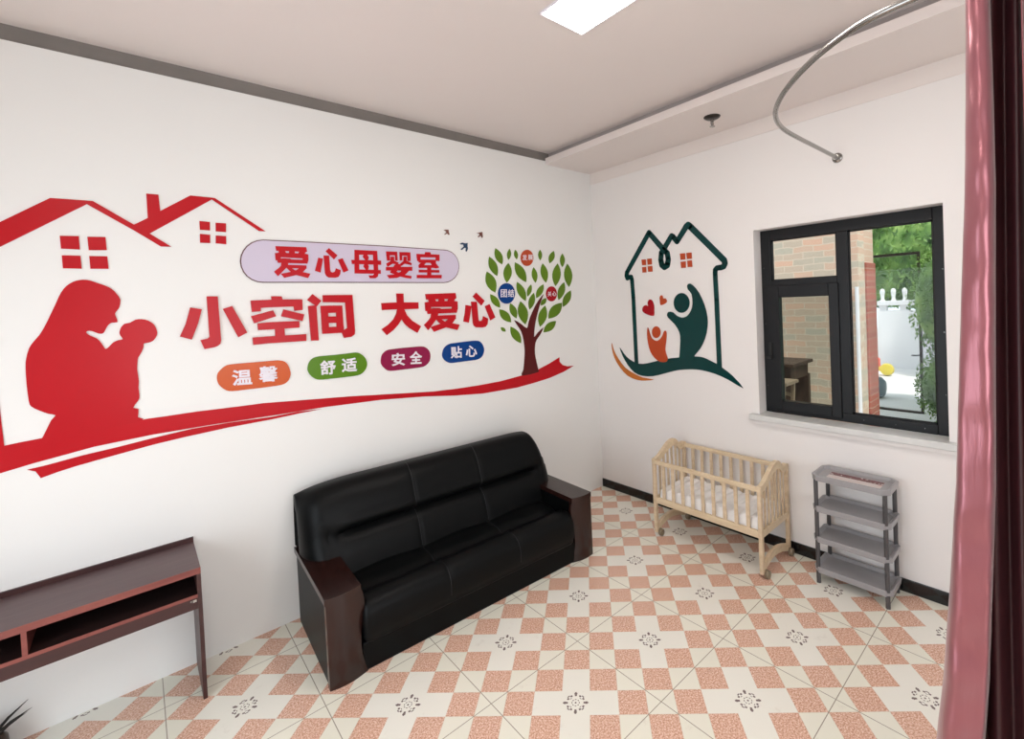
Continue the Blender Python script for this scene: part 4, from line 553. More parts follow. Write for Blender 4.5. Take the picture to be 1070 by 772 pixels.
decal('bird_decal', 'bird', M['bird_brown'], 'tiny brown swallow, upper left of the three above the sign end', 'wall decal', sel=0, group='swallows')
decal('bird_decal', 'bird', M['bird_brown'], 'tiny brown swallow, rightmost of the three', 'wall decal', sel=1, group='swallows')
decal('bird_decal', 'bird', M['bird_navy'], 'navy swallow, largest and lowest of the three', 'wall decal', sel=2, group='swallows')

# right wall: family house picture
fh = empty('family_house_decal', (0, -.80, 1.55)); tag(fh, 'dark teal outlined house picture with swoosh on the wall beside the window', 'wall decal')
P = ART['house_path'][0]; Wd = ART['house_w'][0]
rows = [(p[0]+.80, p[1]-1.55, w_) for p, w_ in zip(P, Wd)]
m = MB()
def disc(c, r, d): m.prism([(c[0]+r*math.cos(2*PI*k/16), c[1]+r*math.sin(2*PI*k/16)) for k in range(16)], onB, .0012, d)
k = 0
for a, b_ in zip(rows, rows[1:]):
    dx, dz = b_[0]-a[0], b_[1]-a[1]; l = math.hypot(dx, dz); nx, nz = -dz/l, dx/l; k += 1
    m.prism([(a[0]+nx*a[2]/2, a[1]+nz*a[2]/2), (b_[0]+nx*b_[2]/2, b_[1]+nz*b_[2]/2), (b_[0]-nx*b_[2]/2, b_[1]-nz*b_[2]/2), (a[0]-nx*a[2]/2, a[1]-nz*a[2]/2)], onB, .0012, .0055+k*.0001)
    disc(b_, b_[2]/2, .0056+k*.0001)
m.build('house_outline', M['teal'], fh)
part('ground_swoosh', 'b_base', M['teal'], fh, onB, d1=.0048, smooth=2)
part('orange_swoosh', 'b_swoosh', M['amber'], fh, onB, smooth=2)['label'] = 'thin amber crescent'
panes('b_pane_left', 'small rust four-pane window decal in the left gable of the teal house', M['rust'], onB)
panes('b_pane_right', 'small rust four-pane window decal in the right gable of the teal house', M['rust'], onB)
fg = empty('parent_figure_decal', (0, -1.02, 1.6)); tag(fg, 'dark teal abstract parent figure raising an arm inside the teal house', 'wall decal')
part('body', 'b_body', M['teal'], fg, onB, d1=.0085, smooth=2); part('head', 'b_head', M['teal'], fg, onB)
fg = empty('child_figure_decal', (0, -.62, 1.55)); tag(fg, 'small rust orange child figure with both arms up inside the teal house', 'wall decal')
part('body', 'b_child', M['rust'], fg, onB, d1=.009, smooth=2); part('head', 'b_child_head', M['rust'], fg, onB)
decal('heart_decal', 'b_heart_red', M['heart'], 'larger crimson heart above the orange child figure', 'wall decal', onB, smooth=2)
decal('heart_decal', 'b_heart_orange', M['rust'], 'smaller rust orange heart beside the teal parent head', 'wall decal', onB, smooth=2)
# ------------------------------------------------------------------ sofa
sofa = empty('sofa', (-2.0, -.45, 0), math.radians(-2.2)); tag(sofa, 'long black leather three-seat sofa with dark wooden armrests against the left wall', 'sofa')
XA = .775
def sweep(mb, x0, x1, prof, rnd, nu, dispy):
    """closed profile (list of (y,z)) along x with rounded ends"""
    cy = sum(p[0] for p in prof)/len(prof); cz = sum(p[1] for p in prof)/len(prof); n = len(prof)
    us = []
    L = x1-x0
    k = 8
    for i in range(k): us.append(rnd*(1-math.cos(i/k*PI/2)))
    for i in range(nu): us.append(rnd + (L-2*rnd)*i/(nu-1))
    for i in range(k-1, -1, -1): us.append(L - rnd*(1-math.cos(i/k*PI/2)))
    N = len(us)
    def fn(a, b):
        i = round(a*(N-1)); u = us[i]; j = round(b*n) % n; y, z = prof[j]
        e = min(u, L-u); s_ = 0
        if e < rnd: s_ = rnd*(1-math.sqrt(max(0, 1-((rnd-e)/rnd)**2)))
        d = math.hypot(y-cy, z-cz) or 1; y2 = y-(y-cy)/d*min(s_, d*.8); z2 = z-(z-cz)/d*min(s_, d*.8)
        dy, dz = dispy(x0+u, y, z, j/n); return (x0+u, y2+dy, z2+dz)
    mb.grid(N, n, fn, closev=True, caps=True); return mb
# backrest: one upholstered body, wider above the arms, with a groove under the headrest
prof = smooth_poly([(-.005, .30), (.000, .38), (.022, .46), (.055, .53), (.078, .60), (.090, .68), (.108, .76), (.145, .835), (.20, .885), (.265, .897), (.325, .885), (.350, .82), (.365, .62), (.375, .40), (.37, .28), (.19, .27)], 4)
def bd(x, y, z, t):
    dy = dz = 0
    if y < .2 and .30 < z < .88:
        for sx in (-.26, .26): dy += .007*math.exp(-((x-sx)/.010)**2)
        f = min(1, max(0, (.80-abs(x))/.10)); zg = .60
        dy += f*(.042*math.exp(-((z-zg)/.020)**2) - .012*math.exp(-((z-zg+.075)/.05)**2) - .014*math.exp(-((z-zg-.06)/.04)**2))
        dy += .014*math.exp(-((abs(x)-.82)/.012)**2)*math.exp(-((z-zg-.5*(abs(x)-.8))/.03)**2)
    if z > .72: dz = -.035*max(0, (abs(x)-.60)/.355)**2.2
    return dy, dz
m = MB(); N = 150; n = len(prof); US = []
for i in range(N):
    s_ = 2*i/(N-1)-1; US.append(math.copysign(1-(1-abs(s_))**1.25, s_))
def bfn(a, b):
    i = round(a*(N-1)); j = round(b*n) % n; y, z = prof[j]; x = US[i]*.955
    dy, dz = bd(x, y, z, 0)
    e = abs(x); k = 0
    if e > .955-.13: q = (e-(.955-.13))/.13; k = 1-math.sqrt(max(0, 1-q*q))
    w_ = min(1, max(0, (.34-y)/.16)); w_ = w_*w_*(3-2*w_)
    yy = y+dy+(.30-y)*k*w_*.80; zz = z+dz-(.10*k*w_ if z > .6 else 0)
    if x > .80 and z > .52: g_ = min(1, (z-.52)/.36)**1.6*(x-.80)/.155; x -= .085*g_; zz -= .035*g_
    if z < .478: x = max(-.768, min(.768, x))
    return (x, yy, zz)
m.grid(N, n, bfn, closev=True, caps=True)
m.build('backrest', M['leather'], sofa, smooth='auto')
for sx in (-.26, .26):
    t = MB(); pts = []
    for j in range(0, len(prof)):
        y, z = prof[j]
        if y < .25 and z > .36 and j < n*.62: dy, dz = bd(sx, y, z, 0); pts.append((sx, y+dy-.0015, z+dz))
    t.tube(pts, .0018, 6); t.build('seam', M['seam'], sofa, smooth=True)
# seat
sp = smooth_poly([(.06, .355), (-.05, .372), (-.15, .368), (-.22, .372), (-.30, .392), (-.365, .380), (-.405, .330), (-.412, .25), (-.398, .185), (-.37, .150), (-.2, .14), (.06, .14)], 4)
ns = len(sp)
def sd(x, y, z):
    dz = dy = 0
    if z > .3:
        for sx in (-.26, .26): dz -= .010*math.exp(-((x-sx)/.012)**2)
        w_ = math.sin((x+.775)/.517*PI)**2 if abs(x) < .775 else 0
        dz += .012*w_*(1 if y > -.3 else .5)
        gy = -.19-.045*math.sin((x+.775)/1.55*PI*3)**2
        dz -= .022*math.exp(-((y-gy)/.045)**2)
    return dy, dz
def sfn(a, b):
    i = round(a*99); j = round(b*ns) % ns; y, z = sp[j]; s_ = 2*i/99-1; x = s_*.772; e = abs(s_); r = .06; k = 0
    if e > 1-r: q = (e-(1-r))/r; k = 1-math.sqrt(max(0, 1-q*q))
    cy, cz = -.18, .26; dy, dz = sd(x, y, z)
    return (x, cy+(y-cy)*(1-.10*k)+dy, cz+(z-cz)*(1-.25*k)+dz)
MB().grid(100, ns, sfn, closev=True, caps=True).build('seat', M['leather'], sofa, smooth=True)
for sx in (-.26, .26):
    pts = []
    for j in range(ns):
        y, z = sp[j]
        if j < ns*.66 and z > .2: dy, dz = sd(sx, y, z); pts.append((sx, y+dy-(.0015 if z < .36 else 0), z+dz+.001))
    MB().tube(pts, .0018, 6).build('seam', M['seam'], sofa, smooth=True)
MB().box(-.78, .78, -.375, .33, .0, .16).build('base', M['leather'], sofa, bevel=.01)
MB().box(-.74, .74, .12, .34, .10, .5).build('back_frame', M['leather'], sofa)
# arms
def arm(sg):
    xo, xi = sg*.955, sg*.778
    a = empty('armrest', (0, 0, 0)); a.parent = sofa
    MB().box(xo*.995, xi, -.352, .374, .0, .455).build('side_panel', M['leather'], a, bevel=.008)
    # front board: bulging outwards, wavy inner edge
    F = MB(); nz, nx = 26, 10
    def ff(a_, b_, off):
        z = a_*.458; wi = .0 + .020*math.sin(min(1, max(0, (z-.0)/.458))*PI*2.0+2.6) + (.012 if z < .18 else .012*max(0, 1-(z-.18)/.1))
        x = xo + (xi - sg*wi - xo)*b_; bow = .026*math.sin(PI*min(1, .15+.85*b_))
        return (x, -.356-bow-off, z)
    pts = []
    V = []
    for i in range(nz):
        for j in range(nx): V.append(ff(i/(nz-1), j/(nx-1), .018))
    for i in range(nz):
        for j in range(nx):
            x, y, z = ff(i/(nz-1), j/(nx-1), 0); V.append((x, -.350, z))
    q = nz*nx; FS = []
    for i in range(nz-1):
        for j in range(nx-1):
            o = i*nx+j; FS.append((o, o+1, o+nx+1, o+nx)); FS.append((q+o, q+o+nx, q+o+nx+1, q+o+1))
    for i in range(nz-1):
        for j in (0, nx-1): o = i*nx+j; FS.append((o, o+nx, q+o+nx, q+o))
    for j in range(nx-1):
        for i in (0, nz-1): o = i*nx+j; FS.append((o, q+o, q+o+1, o+1))
    F.add(V, FS).build('front_board', M['mahogany'], a, smooth='auto')
    # top board with softly bowed front edge
    P_ = [(xo+sg*.006, .378), (xi-sg*.006, .378)]
    for j in range(9): b_ = 1-j/8; P_.append((xo+sg*.006+(xi-sg*.006-xo-sg*.006)*b_, -.375-.026*math.sin(PI*min(1, .15+.85*b_))))
    MB().prism(P_, lambda h, v, d: (h, v, d), .456, .492).build('top_board', M['mahogany'], a, bevel=.009, seg=3)
for sg in (-1, 1): arm(sg)
for sx in (-.8, .8):
    for sy in (-.3, .28): pass

# ------------------------------------------------------------------ desk at the left edge
desk = empty('desk', (-4.05, -.2, 0)); tag(desk, 'narrow red-brown wooden desk with open shelf compartments against the left wall', 'desk')
DX0, DX1 = -.62, .607
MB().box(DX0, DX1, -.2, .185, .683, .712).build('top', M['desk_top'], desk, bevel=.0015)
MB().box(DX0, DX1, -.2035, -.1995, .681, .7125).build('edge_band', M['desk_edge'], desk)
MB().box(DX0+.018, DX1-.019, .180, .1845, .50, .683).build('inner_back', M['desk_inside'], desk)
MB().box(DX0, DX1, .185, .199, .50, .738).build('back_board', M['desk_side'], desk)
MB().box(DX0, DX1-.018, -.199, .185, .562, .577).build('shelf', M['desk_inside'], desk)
MB().box(DX0, DX1-.018, -.2005, -.1985, .561, .578).build('edge_band', M['desk_edge'], desk)
MB().box(DX0, DX1-.018, -.188, -.172, .498, .562).build('apron', M['desk_side'], desk)
MB().box(.0-.005, .012, -.199, .185, .577, .683).build('divider', M['desk_edge'], desk)
MB().box(-.32, -.303, -.199, .185, .577, .683).build('divider', M['desk_edge'], desk)
for x in (DX0, DX1-.018):
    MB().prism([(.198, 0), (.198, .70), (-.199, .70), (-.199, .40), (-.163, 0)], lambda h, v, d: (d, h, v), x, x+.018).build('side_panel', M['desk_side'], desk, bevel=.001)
br = MB().box(DX1-.038, DX1-.022, -.190, -.188, .535, .548); br.lathe([(.004, 0), (.004, -.003)], (DX1-.045, -.190, .545), 8, 'y'); br.build('bracket', M['chrome'], desk)

# potted plant just inside the lower left corner
pt = empty('potted_plant', (-4.235, -.115, 0)); tag(pt, 'small brown pot with dark dry spiky leaves on the floor beneath the desk', 'potted plant')
MB().lathe([(.05, 0), (.075, .02), (.088, .07), (.085, .11), (.07, .125), (.06, .12)], n=24).build('pot', M['pot'], pt, smooth=True)
random.seed(3); lv = MB()
for i in range(16):
    a = 2*PI*i/16+random.uniform(-.15, .15); l = random.uniform(.10, .17); el = random.uniform(.25, 1.1)
    c = Vector((.03*math.cos(a), .03*math.sin(a), .115)); d = Vector((math.cos(a)*math.cos(el), math.sin(a)*math.cos(el), math.sin(el)))
    if abs(d.y) > .6: l *= .5
    lv.tube([c, c+d*l*.5+Vector((0, 0, .01)), c+d*l], [.008, .006, .0006], 6)
lv.build('leaves', M['darkleaf'], pt, smooth=True)

# ------------------------------------------------------------------ crib
cr = empty('baby_crib', (-.265, -1.53, 0)); tag(cr, 'small pale pine baby crib on castors against the right wall', 'crib')
CX0, CX1, CY0, CY1 = -.245, .225, -.465, .465          # front is -x, ends at +-y
def arch(t): # t 0 front .. 1 back, top height of the end rail
    return .655 + .108*(.5-.5*math.cos(min(1, t/.58)*PI)) - .072*(.5-.5*math.cos(min(1, max(0, (t-.62)/.24))*PI)) + (.014*math.sin((t-.84)/.16*PI) if t > .84 else 0)
for sy, lb in ((-1, 0), (1, 0)):
    Y = sy*(CY1-.012); en = empty('end_panel', (0, 0, 0)); en.parent = cr
    for X, hh in ((CX0+.014, .645), (CX1-.014, .69)):
        MB().box(X-.016, X+.016, Y-.014, Y+.014, .035, hh).build('leg', M['pine'], en, bevel=.004)
    top = [(CX0+(CX1-CX0)*i/30, arch(i/30)) for i in range(31)]; bot = [(x, z-(.042+.018*math.sin(PI*(x-CX0)/(CX1-CX0)))) for x, z in top][::-1]
    MB().prism(top+bot, lambda h, v, d: (h, d, v), Y-.015, Y+.015).build('arched_rail', M['pine_y'], en, bevel=.004)
    MB().box(CX0+.03, CX1-.03, Y-.009, Y+.009, .285, .335).build('bottom_rail', M['pine_y'], en, bevel=.003)
    for i in range(6):
        X = CX0+.03+(CX1-CX0-.06)*(i+1)/7; zt = arch((X-CX0)/(CX1-CX0))-.04
        MB().box(X-.010, X+.010, Y-.006, Y+.006, .325, zt).build('slat', M['pine'], en, bevel=.002)
    # bowed foot stretcher and castors
    pts = [(CX0+.03+(CX1-CX0-.06)*i/20, .060+.060*math.sin(PI*(i/20)**.8)) for i in range(21)]
    MB().prism([(x, z+.026) for x, z in pts]+[(x, z-.026) for x, z in pts[::-1]], lambda h, v, d: (h, d, v), Y-.012, Y+.012).build('bowed_stretcher', M['pine_y'], en, bevel=.003)
    for X in (CX0+.035, CX1-.035):
        c = MB(); c.lathe([(.012, -.015), (.027, -.013), (.029, -.004), (.024, 0), (.029, .004), (.027, .013), (.012, .015)], (X+.006, Y-.026, .029), 20, 'y'); c.box(X-.006, X+.012, Y-.03, Y-.008, .030, .060)
        c.build('castor', M['castor'], en, smooth='auto')
def side(X, ztop, name):
    s_ = empty(name, (0, 0, 0)); s_.parent = cr
    MB().box(X-.011, X+.011, CY0+.012, CY1-.012, ztop-.034, ztop).build('top_rail', M['pine_y'], s_, bevel=.004)
    MB().box(X-.011, X+.011, CY0+.012, CY1-.012, .285, .335).build('bottom_rail', M['pine_y'], s_, bevel=.003)
    for i in range(9):
        y = CY0+.012+(CY1-CY0-.024)*(i+1)/10
        MB().box(X-.006, X+.006, y-.0135, y+.0135, .33, ztop-.03).build('slat', M['pine'], s_, bevel=.002)
side(CX0+.014, .645, 'front_side'); side(CX1-.014, .685, 'back_side')
b = MB().box(CX0+.03, CX1-.03, CY0+.03, CY1-.03, .300, .312)
for i in range(10): y = CY0+.07+i*.088; b.box(CX0+.03, CX1-.03, y-.02, y+.02, .312, .316)
b.build('base_slats', M['pine'], cr)
def mf(a, b_):
    x = CX0+.032+(CX1-CX0-.064)*a; y = CY0+.035+(CY1-CY0-.07)*b_
    e = min(a, 1-a)*.42; g = min(b_, 1-b_)*.86; r = min(1, min(e, g)/.02)
    return (x, y, .318+.072*math.sqrt(max(0, 1-(1-r)**2)) + .016*abs(math.sin(b_*PI*11))*(1 if r >= 1 else r))
mt = MB().grid(28, 110, mf); mt.box(CX0+.033, CX1-.033, CY0+.036, CY1-.036, .316, .320)
mo = mt.build('mattress', M['mattress'], cr, smooth=True)

# ------------------------------------------------------------------ plastic shelf rack
sh = empty('shelf_rack', (-.165, -2.478, 0), 0); tag(sh, 'grey plastic four-tier shelf rack standing below the window', 'shelf rack')
W2, D2 = .232, .130
def octo(w_, d_, c, o=0): return [(-d_+o, -w_+c), (-d_+o, w_-c), (-d_+c, w_-o), (d_-c, w_-o), (d_-o, w_-c), (d_-o, -w_+c), (d_-c, -w_+o), (-d_+c, -w_+o)]
def tray(z, name='tray'):
    m = MB(); A_ = octo(W2, D2, .035); B_ = [(x*.985, y*.985) for x, y in A_]; C_ = [(x*.90, y*.945) for x, y in A_]; D_ = [(x*.80, y*.88) for x, y in A_]
    lv = [(B_, z-.040), (A_, z-.003), ([(x*.99, y*.99) for x, y in A_], z), (C_, z), (D_, z-.020)]
    V = [(x, y, zz) for P_, zz in lv for x, y in P_]; F_ = []
    for i in range(len(lv)-1):
        for j in range(8): F_.append((i*8+j, i*8+(j+1)%8, i*8+8+(j+1)%8, i*8+8+j))
    F_.append(tuple(range((len(lv)-1)*8, len(lv)*8)))
    V += [(x*.97, y*.97, z-.040) for x, y in B_] + [(x*.97, y*.97, z-.026) for x, y in B_]; o = len(lv)*8
    for j in range(8): F_.append((j, (j+1)%8, o+(j+1)%8, o+j)); F_.append((o+j, o+(j+1)%8, o+8+(j+1)%8, o+8+j))
    F_.append(tuple(o+8+j for j in range(8)))
    m.add(V, F_); return m.build(name, M['plastic'], sh, bevel=.003)
TZ = [.115, .325, .535, .748]
for z in TZ: tray(z)
for sx in (-1, 1):
    for sy in (-1, 1):
        X, Y = sx*(D2-.018), sy*(W2-.030)
        for z0, z1 in [(0, TZ[0]-.036)] + [(TZ[i]-.012, TZ[i+1]-.036) for i in range(3)]:
            MB().lathe([(.0135, z0), (.0135, z1)], (X, Y, 0), 16).build('post', M['plastic_post'], sh, smooth='auto')
pr = NT('printed_paper'); xyz = pr.n('ShaderNodeSeparateXYZ'); pr.l(pr.coord(), xyz.inputs[0])
nn = pr.noise(34, 3, rough=.7); red = pr.math('MULTIPLY', pr.math('GREATER_THAN', nn, .40), pr.math('GREATER_THAN', xyz.outputs[0], -.002))
top_ = pr.math('MULTIPLY', pr.math('GREATER_THAN', nn, .60), .5)
pr.base(pr.mix(pr.math('MAXIMUM', red, 0), pr.mix(top_, (.62, .55, .52), (.60, .30, .24)), srgb(96, 24, 26))); pr.set(Roughness=.35)
lab = MB().box(-.070, .055, -.165, .150, TZ[3]-.0198, TZ[3]-.0188).build('sticker', pr.m, sh); lab['label'] = 'printed paper sticker with a dark red strip'

# ------------------------------------------------------------------ curtain rail, curtain, sprinkler
rl = empty('curtain_rail', (0, -2.391, 2.915)); tag(rl, 'curved steel curtain rail fixed to the right wall above the window', 'curtain rail')
path = [(0.0, 0), (-.40, 0), (-.74, 0), (-.90, -.008), (-1.05, -.035), (-1.20, -.09), (-1.35, -.18), (-1.49, -.295), (-1.61, -.42), (-1.69, -.53), (-1.74, -.63), (-1.762, -.76), (-1.765, -1.0), (-1.765, -1.6), (-1.765, YR+2.391)]
MB().tube([(x, y, 0) for x, y in smooth_line(path, 6)], .0125, 14).build('tube', M['chrome'], rl, smooth=True)
MB().lathe([(.034, 0), (.034, -.004), (.030, -.010), (.020, -.014), (.017, -.035), (.0135, -.035)], (0, 0, 0), 24, 'x').build('wall_flange', M['chrome'], rl, smooth='auto')
for a in (.8, 2.9, 5.0): MB().lathe([(.004, -.009), (.004, -.013)], (0, .025*math.cos(a), .025*math.sin(a)), 8, 'x').build('screw', M['dark_metal'], rl)

st = NT('pink_satin'); st.base(st.mix(st.noise(3, 3), (.26, .075, .09), (.33, .10, .125))); st.set(Roughness=.30, Metallic=.45)
st.p.inputs['Sheen Weight'].default_value = .4; st.p.inputs['Specular IOR Level'].default_value = .8
mpn = st.n('ShaderNodeMapping'); mpn.inputs['Scale'].default_value = (40, 40, 3); st.l(st.coord(), mpn.inputs[0]); st.bump(st.noise(1.5, 4, mpn.outputs[0]), .22, .006)
ct = empty('curtain', (-1.765, -3.3, 0)); tag(ct, 'glossy dusty pink satin curtain hanging in folds at the right edge', 'curtain')
EDGE = [(0.0, -3.135), (.52, -3.173), (.76, -3.198), (1.08, -3.222), (1.39, -3.243), (1.69, -3.256), (1.99, -3.269), (2.27, -3.282), (2.56, -3.290), (2.95, -3.297)]
def edge(z):
    for (z0, y0), (z1, y1) in zip(EDGE, EDGE[1:]):
        if z <= z1: return y0+(y1-y0)*(z-z0)/(z1-z0)
    return EDGE[-1][1]
def wob(z): return .006*math.sin(z*13)*math.exp(-((z-1.45)/.25)**2) + .004*math.sin(z*21+1)*math.exp(-((z-.95)/.2)**2) + .0025*math.sin(z*37)
def fold(a, b_):       # broad front fold, rolled round from its leading edge
    z = .03+2.86*(1-a); y0 = edge(z)+3.3; w_ = .050+.075*a; th = PI*(-.12+1.18*b_)
    yc = y0-w_*.5
    y = yc + w_*.5*math.cos(th)**1 if False else yc + w_*.5*math.cos(max(0, min(PI, th)))
    x = -.035 - (.034+.012*a)*math.sin(max(0, min(PI, th))) + (.03 if th < 0 else 0)*(-th/.38) + (.09*((th-PI)/(.06*PI)) if th > PI else 0)
    x += .010*a*math.sin(th*3+z*2.1) + wob(z)*math.sin(th)*1.3; y += wob(z+.3)*.5*math.sin(th)
    return (x, y, z)
cm = MB().grid(170, 60, fold).build('front_fold', st.m, ct, smooth=True)
def back_fold(a, b_):  # the rest of the width, in deep folds beside the front one
    z = .03+2.86*(1-a); s_ = b_*.55; y = -.112-s_+.010*math.sin(b_*50)
    return (-.03+.045*math.sin(s_*PI*2/.085+.4*math.sin(z*1.7))*(.8+.3*a), y, z)
cb = MB().grid(90, 170, back_fold).build('rear_folds', st.m, ct, smooth=True)
ln = NT('fold_shade_burgundy'); ln.base(ln.mix(ln.noise(6, 3), (.022, .0025, .004), (.040, .006, .009))); ln.set(Roughness=.5)  # near-black sheet gives the recess behind the front fold its shade
def shade_sheet(a, b_):
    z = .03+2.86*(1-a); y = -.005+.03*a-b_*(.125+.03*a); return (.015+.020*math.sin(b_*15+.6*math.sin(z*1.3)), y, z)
cl = MB().grid(80, 50, shade_sheet).build('shade_sheet', ln.m, ct, smooth=True); cl['label'] = 'dark burgundy sheet standing in for the shaded fold recess'
for o_ in (cm, cb, cl):
    so = o_.modifiers.new('thickness', 'SOLIDIFY'); so.thickness = .0018
for i in range(9):
    y = -.03-i*.068; r_ = []
    for k in range(20): a = 2*PI*k/20; r_.append((.017*math.cos(a), y, 2.913+.019*math.sin(a)-.004))
    MB().tube(r_+[r_[0]], .0022, 6, cap=False).build('ring', M['chrome'], ct, smooth=True)

sk = empty('fire_sprinkler', (-.358, -1.651, 3.35)); tag(sk, 'small dark metal fire sprinkler under the soffit', 'sprinkler')
MB().lathe([(.062, 0), (.060, -.006), (.044, -.016), (.022, -.018)], n=28).build('escutcheon', M['dark_metal'], sk, smooth='auto')
hd_ = MB().lathe([(.014, -.012), (.014, -.034)], n=12); hd_.tube([(-.014, 0, -.032), (-.019, 0, -.052), (0, 0, -.072)], .004, 6); hd_.tube([(.014, 0, -.032), (.019, 0, -.052), (0, 0, -.072)], .004, 6); hd_.lathe([(.020, -.072), (.020, -.075)], n=16); hd_.lathe([(.005, -.03), (.005, -.07)], n=8)
hd_.build('sprinkler_head', M['chrome'], sk, smooth='auto')

# ------------------------------------------------------------------ the yard outside the window
GZ = -.12
gr_ = MB().box(.24, 16, -8, 6, GZ-.1, GZ).build('courtyard_ground', M['concrete']); struct(gr_, 'sunlit white concrete yard')
bw = MB().box(3.0, 3.24, -1.672, 3.0, GZ, 4.2).build('brick_wall', M['brick']); tag(bw, 'weathered pale brick wall facing the window', 'wall')
bp = MB().box(3.5, 3.9, -1.63, -1.2, GZ, 2.35).build('brick_pier', M['brick_red'], bevel=.01); tag(bp, 'red brick pier just behind the end of the pale brick wall', 'pillar')
bp2 = MB().box(3.48, 3.92, -1.60, -1.2, 2.35, 4.2).build('brick_pier', M['brick']); tag(bp2, 'pale brick upper pier on top of the red brick pier', 'pillar')
pp = empty('drainpipe', (2.965, -1.655, GZ)); tag(pp, 'thin white drainpipe running down the end of the brick wall', 'pipe')
MB().lathe([(.022, .06), (.022, 2.15)], n=14).build('pipe', M['whitewash'], pp, smooth='auto')
MB().box(-.03, .03, -.03, .03, 0, .08).build('shoe', M['dark_metal'], pp)
# table and wooden stool by the wall
tb = empty('wooden_table', (1.55, -1.40, GZ)); tag(tb, 'old dark brown wooden table outside behind the casement pane', 'table')
MB().box(-.28, .26, -.13, .60, 1.345, 1.378).build('tabletop', M['old_wood'], tb, bevel=.004)
MB().box(-.24, .22, -.09, .56, 1.20, 1.345).build('apron', M['old_wood'], tb, bevel=.003)
for X in (-.24, .22):
    for Y in (-.07, .54): MB().box(X-.03, X+.03, Y-.03, Y+.03, 0, 1.22).build('leg', M['old_wood'], tb, bevel=.004)
MB().box(.20, .22, -.09, .56, .2, 1.2).build('back_panel', M['old_wood'], tb)
st_ = empty('wooden_step_stool', (.98, -1.50, GZ)); tag(st_, 'pale wooden ladder-legged stool in front of the old table outside', 'stool')
MB().box(-.14, .14, -.14, .30, 1.23, 1.26).build('seat', M['pale_wood'], st_, bevel=.004)
for X in (-.11, .11):
    MB().bar((X, -.10, 1.235), (X*1.3, -.02, 0), .030, .030).build('leg', M['pale_wood'], st_)
    MB().bar((X, .26, 1.235), (X*1.3, .34, 0), .030, .030).build('leg', M['pale_wood'], st_)
    MB().bar((X, -.09, 1.10), (X, .30, 1.18), .02, .03).build('brace', M['pale_wood'], st_)
    MB().bar((X*1.1, -.07, .93), (X*1.1, .30, .95), .02, .03).build('rung', M['pale_wood'], st_)
# gate frame
gt = empty('gate_frame', (5.9, -1.36, GZ)); tag(gt, 'thin dark metal gate frame standing in the yard', 'gate frame')
for y in (-.39, .39): MB().box(-.02, .02, y-.02, y+.02, 0, 2.70).build('post', M['dark_metal'], gt)
MB().box(-.02, .02, -.37, .37, 2.655, 2.70).build('top_bar', M['dark_metal'], gt); MB().box(-.03, .03, -.37, .37, 0, .035).build('threshold', M['dark_metal'], gt)
MB().tube([(-.02, -.37, .98), (-.08, -.35, .98), (-.08, -.27, .98)], .012, 8).build('handle', M['dark_metal'], gt)
# white garden wall with balusters
gw = empty('garden_wall', (11.0, -1.6, GZ)); tag(gw, 'whitewashed garden wall with pickets and a pierced band along its top', 'wall')
MB().box(0, .2, -4.5, 1.72, 0, 1.52).build('wall_body', M['whitewash'], gw)
MB().box(-.03, .23, -4.5, 1.72, 1.66, 1.78).build('coping', M['whitewash'], gw, bevel=.01)
MB().box(-.12, .12, 1.72, 1.98, 0, 1.05).build('low_pier', M['whitewash'], gw)
bk = MB()
for i in range(14): y = 1.6-i*.46; bk.box(.03, .17, y-.08, y+.08, 1.50, 1.68)
bk.build('pierced_band', M['whitewash'], gw)
for i in range(24):
    y = 1.62-i*.25
    MB().lathe([(.06, 1.76), (.06, 1.80), (.038, 1.83), (.048, 1.95), (.058, 2.0), (.06, 2.05), (.04, 2.09), (.01, 2.11)], (.1, y, 0), 14).build('picket', M['whitewash'], gw, smooth=True)
# toy and tyre-like ball by the pier
ty = empty('toy_truck', (9.6, -.17, GZ)); tag(ty, 'orange and yellow toy truck on the yard by the white wall', 'toy')
MB().box(-.1, .16, -.05, .20, .10, .42).build('body', M['toy_orange'], ty, bevel=.03)
for y in (-.22,): MB().lathe([(.03, -.10), (.13, -.08), (.15, 0), (.13, .08), (.03, .10)], (0, y, .16), 20, 'x').build('wheel', M['toy_yellow'], ty, smooth='auto')
MB().box(-.05, .05, -.24, -.05, .12, .22).build('chassis', M['toy_yellow'], ty)
bl = MB(); bl.lathe([(.02, -.13), (.14, -.12), (.20, -.06), (.21, 0), (.20, .06), (.14, .12), (.02, .13)], (6.9, -.86, GZ+.20), 24, 'y'); o = bl.build('rubber_float', M['slate'], smooth=True); tag(o, 'blue-grey rounded rubber object on the ground at the foot of the brick', 'float')
dk = MB().box(7.6, 7.8, -.50, -.30, GZ, 2.2).build('dark_post', M['dark_metal']); tag(dk, 'dark post between the brick pier and the white wall', 'post')
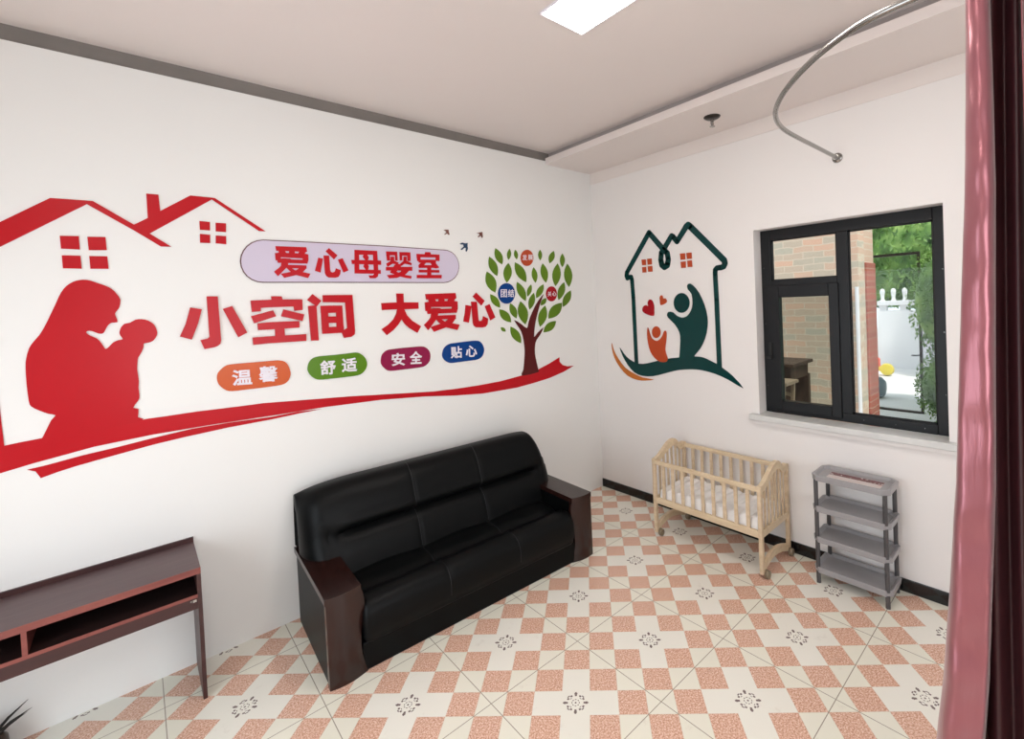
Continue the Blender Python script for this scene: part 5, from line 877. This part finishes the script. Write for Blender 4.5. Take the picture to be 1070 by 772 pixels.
# greenery
def leaves(m, n, fn, size):
    for i in range(n):
        c = Vector(fn()); s_ = size*random.uniform(.6, 1.3)
        e = Euler((random.uniform(0, 6.28), random.uniform(0, 6.28), random.uniform(0, 6.28))).to_matrix()
        m.add([c+e@Vector(v) for v in ((-s_, 0, 0), (0, -s_*.45, s_*.1), (s_, 0, 0), (0, s_*.45, s_*.1))], [(0, 1, 2, 3)])
def blob(m, c, r, n=14, mrings=8):
    P_ = []
    for i in range(mrings+1):
        t = PI*i/mrings; P_.append((max(.02, math.sin(t))*r[0], -math.cos(t)*r[2]))
    base = len(m.v); m.lathe(P_, c, n)
    for k in range(base, len(m.v)):
        v = m.v[k]; m.v[k] = (v[0], c[1]+(v[1]-c[1])*r[1]/r[0], v[2])
def bush(name, loc, blobs, n, size, mat, label, cat, group=None, trunk=None):
    e = empty(name, loc); tag(e, label, cat, group)
    m = MB()
    for (c, r) in blobs: blob(m, c, tuple(q*.86 for q in r))
    k = n//len(blobs)
    for (c, r) in blobs:
        def fn():
            while True:
                v = Vector((random.gauss(0, 1), random.gauss(0, 1), random.gauss(0, 1))).normalized()*random.uniform(.84, 1.06)
                return (c[0]+v.x*r[0], c[1]+v.y*r[1], max(.02, c[2]+v.z*r[2]))
        leaves(m, k, fn, size)
    m.build('foliage', mat, e)
    if trunk: MB().tube([(0, 0, 0), (.05, .03, trunk*.5), (0, 0, trunk)], [.12, .10, .07], 10).build('trunk', M['old_wood'], e, smooth=True)
    return e
random.seed(11)
bush('hedge', (5.2, -2.35, GZ), [((0, 0, .6), (.5, .55, .62)), ((.2, -.1, 1.5), (.5, .55, .6)), ((.6, -.1, 2.3), (.55, .5, .6)), ((1.4, -.2, 1.0), (.6, .6, 1.1)), ((-.9, -.42, .6), (.5, .55, .7)), ((-.9, -.45, 1.6), (.5, .5, .7)), ((-1.9, -.62, .8), (.45, .55, .9)), ((-1.9, -.62, 1.9), (.45, .5, .75)), ((1.2, .12, 2.0), (.6, .6, .9)), ((0, .06, 1.9), (.6, .55, .9)), ((-.9, -.28, 1.9), (.5, .5, .7)), ((-.2, -.3, 2.5), (.6, .5, .5))], 26000, .030, M['hedge'], 'dense green hedge at the right side of the yard', 'hedge')
bush('tree', (12.8, 3.4, GZ), [((0, 0, 3.0), (1.4, 1.3, 1.5)), ((.2, .2, 4.6), (1.3, 1.2, 1.2))], 7000, .10, M['tree'], 'green tree behind the left end of the white garden wall', 'tree', trunk=3)
bush('tree', (13.2, -.5, GZ), [((0, 0, 3.2), (1.5, 2.2, 1.7)), ((0, .2, 5.2), (1.3, 2.0, 1.4)), ((-.3, .7, 2.5), (.9, 1.6, .9)), ((0, .9, 4.3), (1.2, 1.4, 1.4))], 12000, .09, M['tree'], 'tall pale green tree behind the middle of the white garden wall', 'tree', trunk=3)
bush('tree', (10.0, -3.6, GZ), [((0, 0, 2.6), (1.5, 1.4, 1.5)), ((0, .3, 4.4), (1.4, 1.3, 1.4)), ((.5, -.8, 5.0), (1.3, 1.3, 1.3))], 8000, .09, M['tree'], 'bright leafy tree on the right beyond the hedge', 'tree', trunk=2.6)
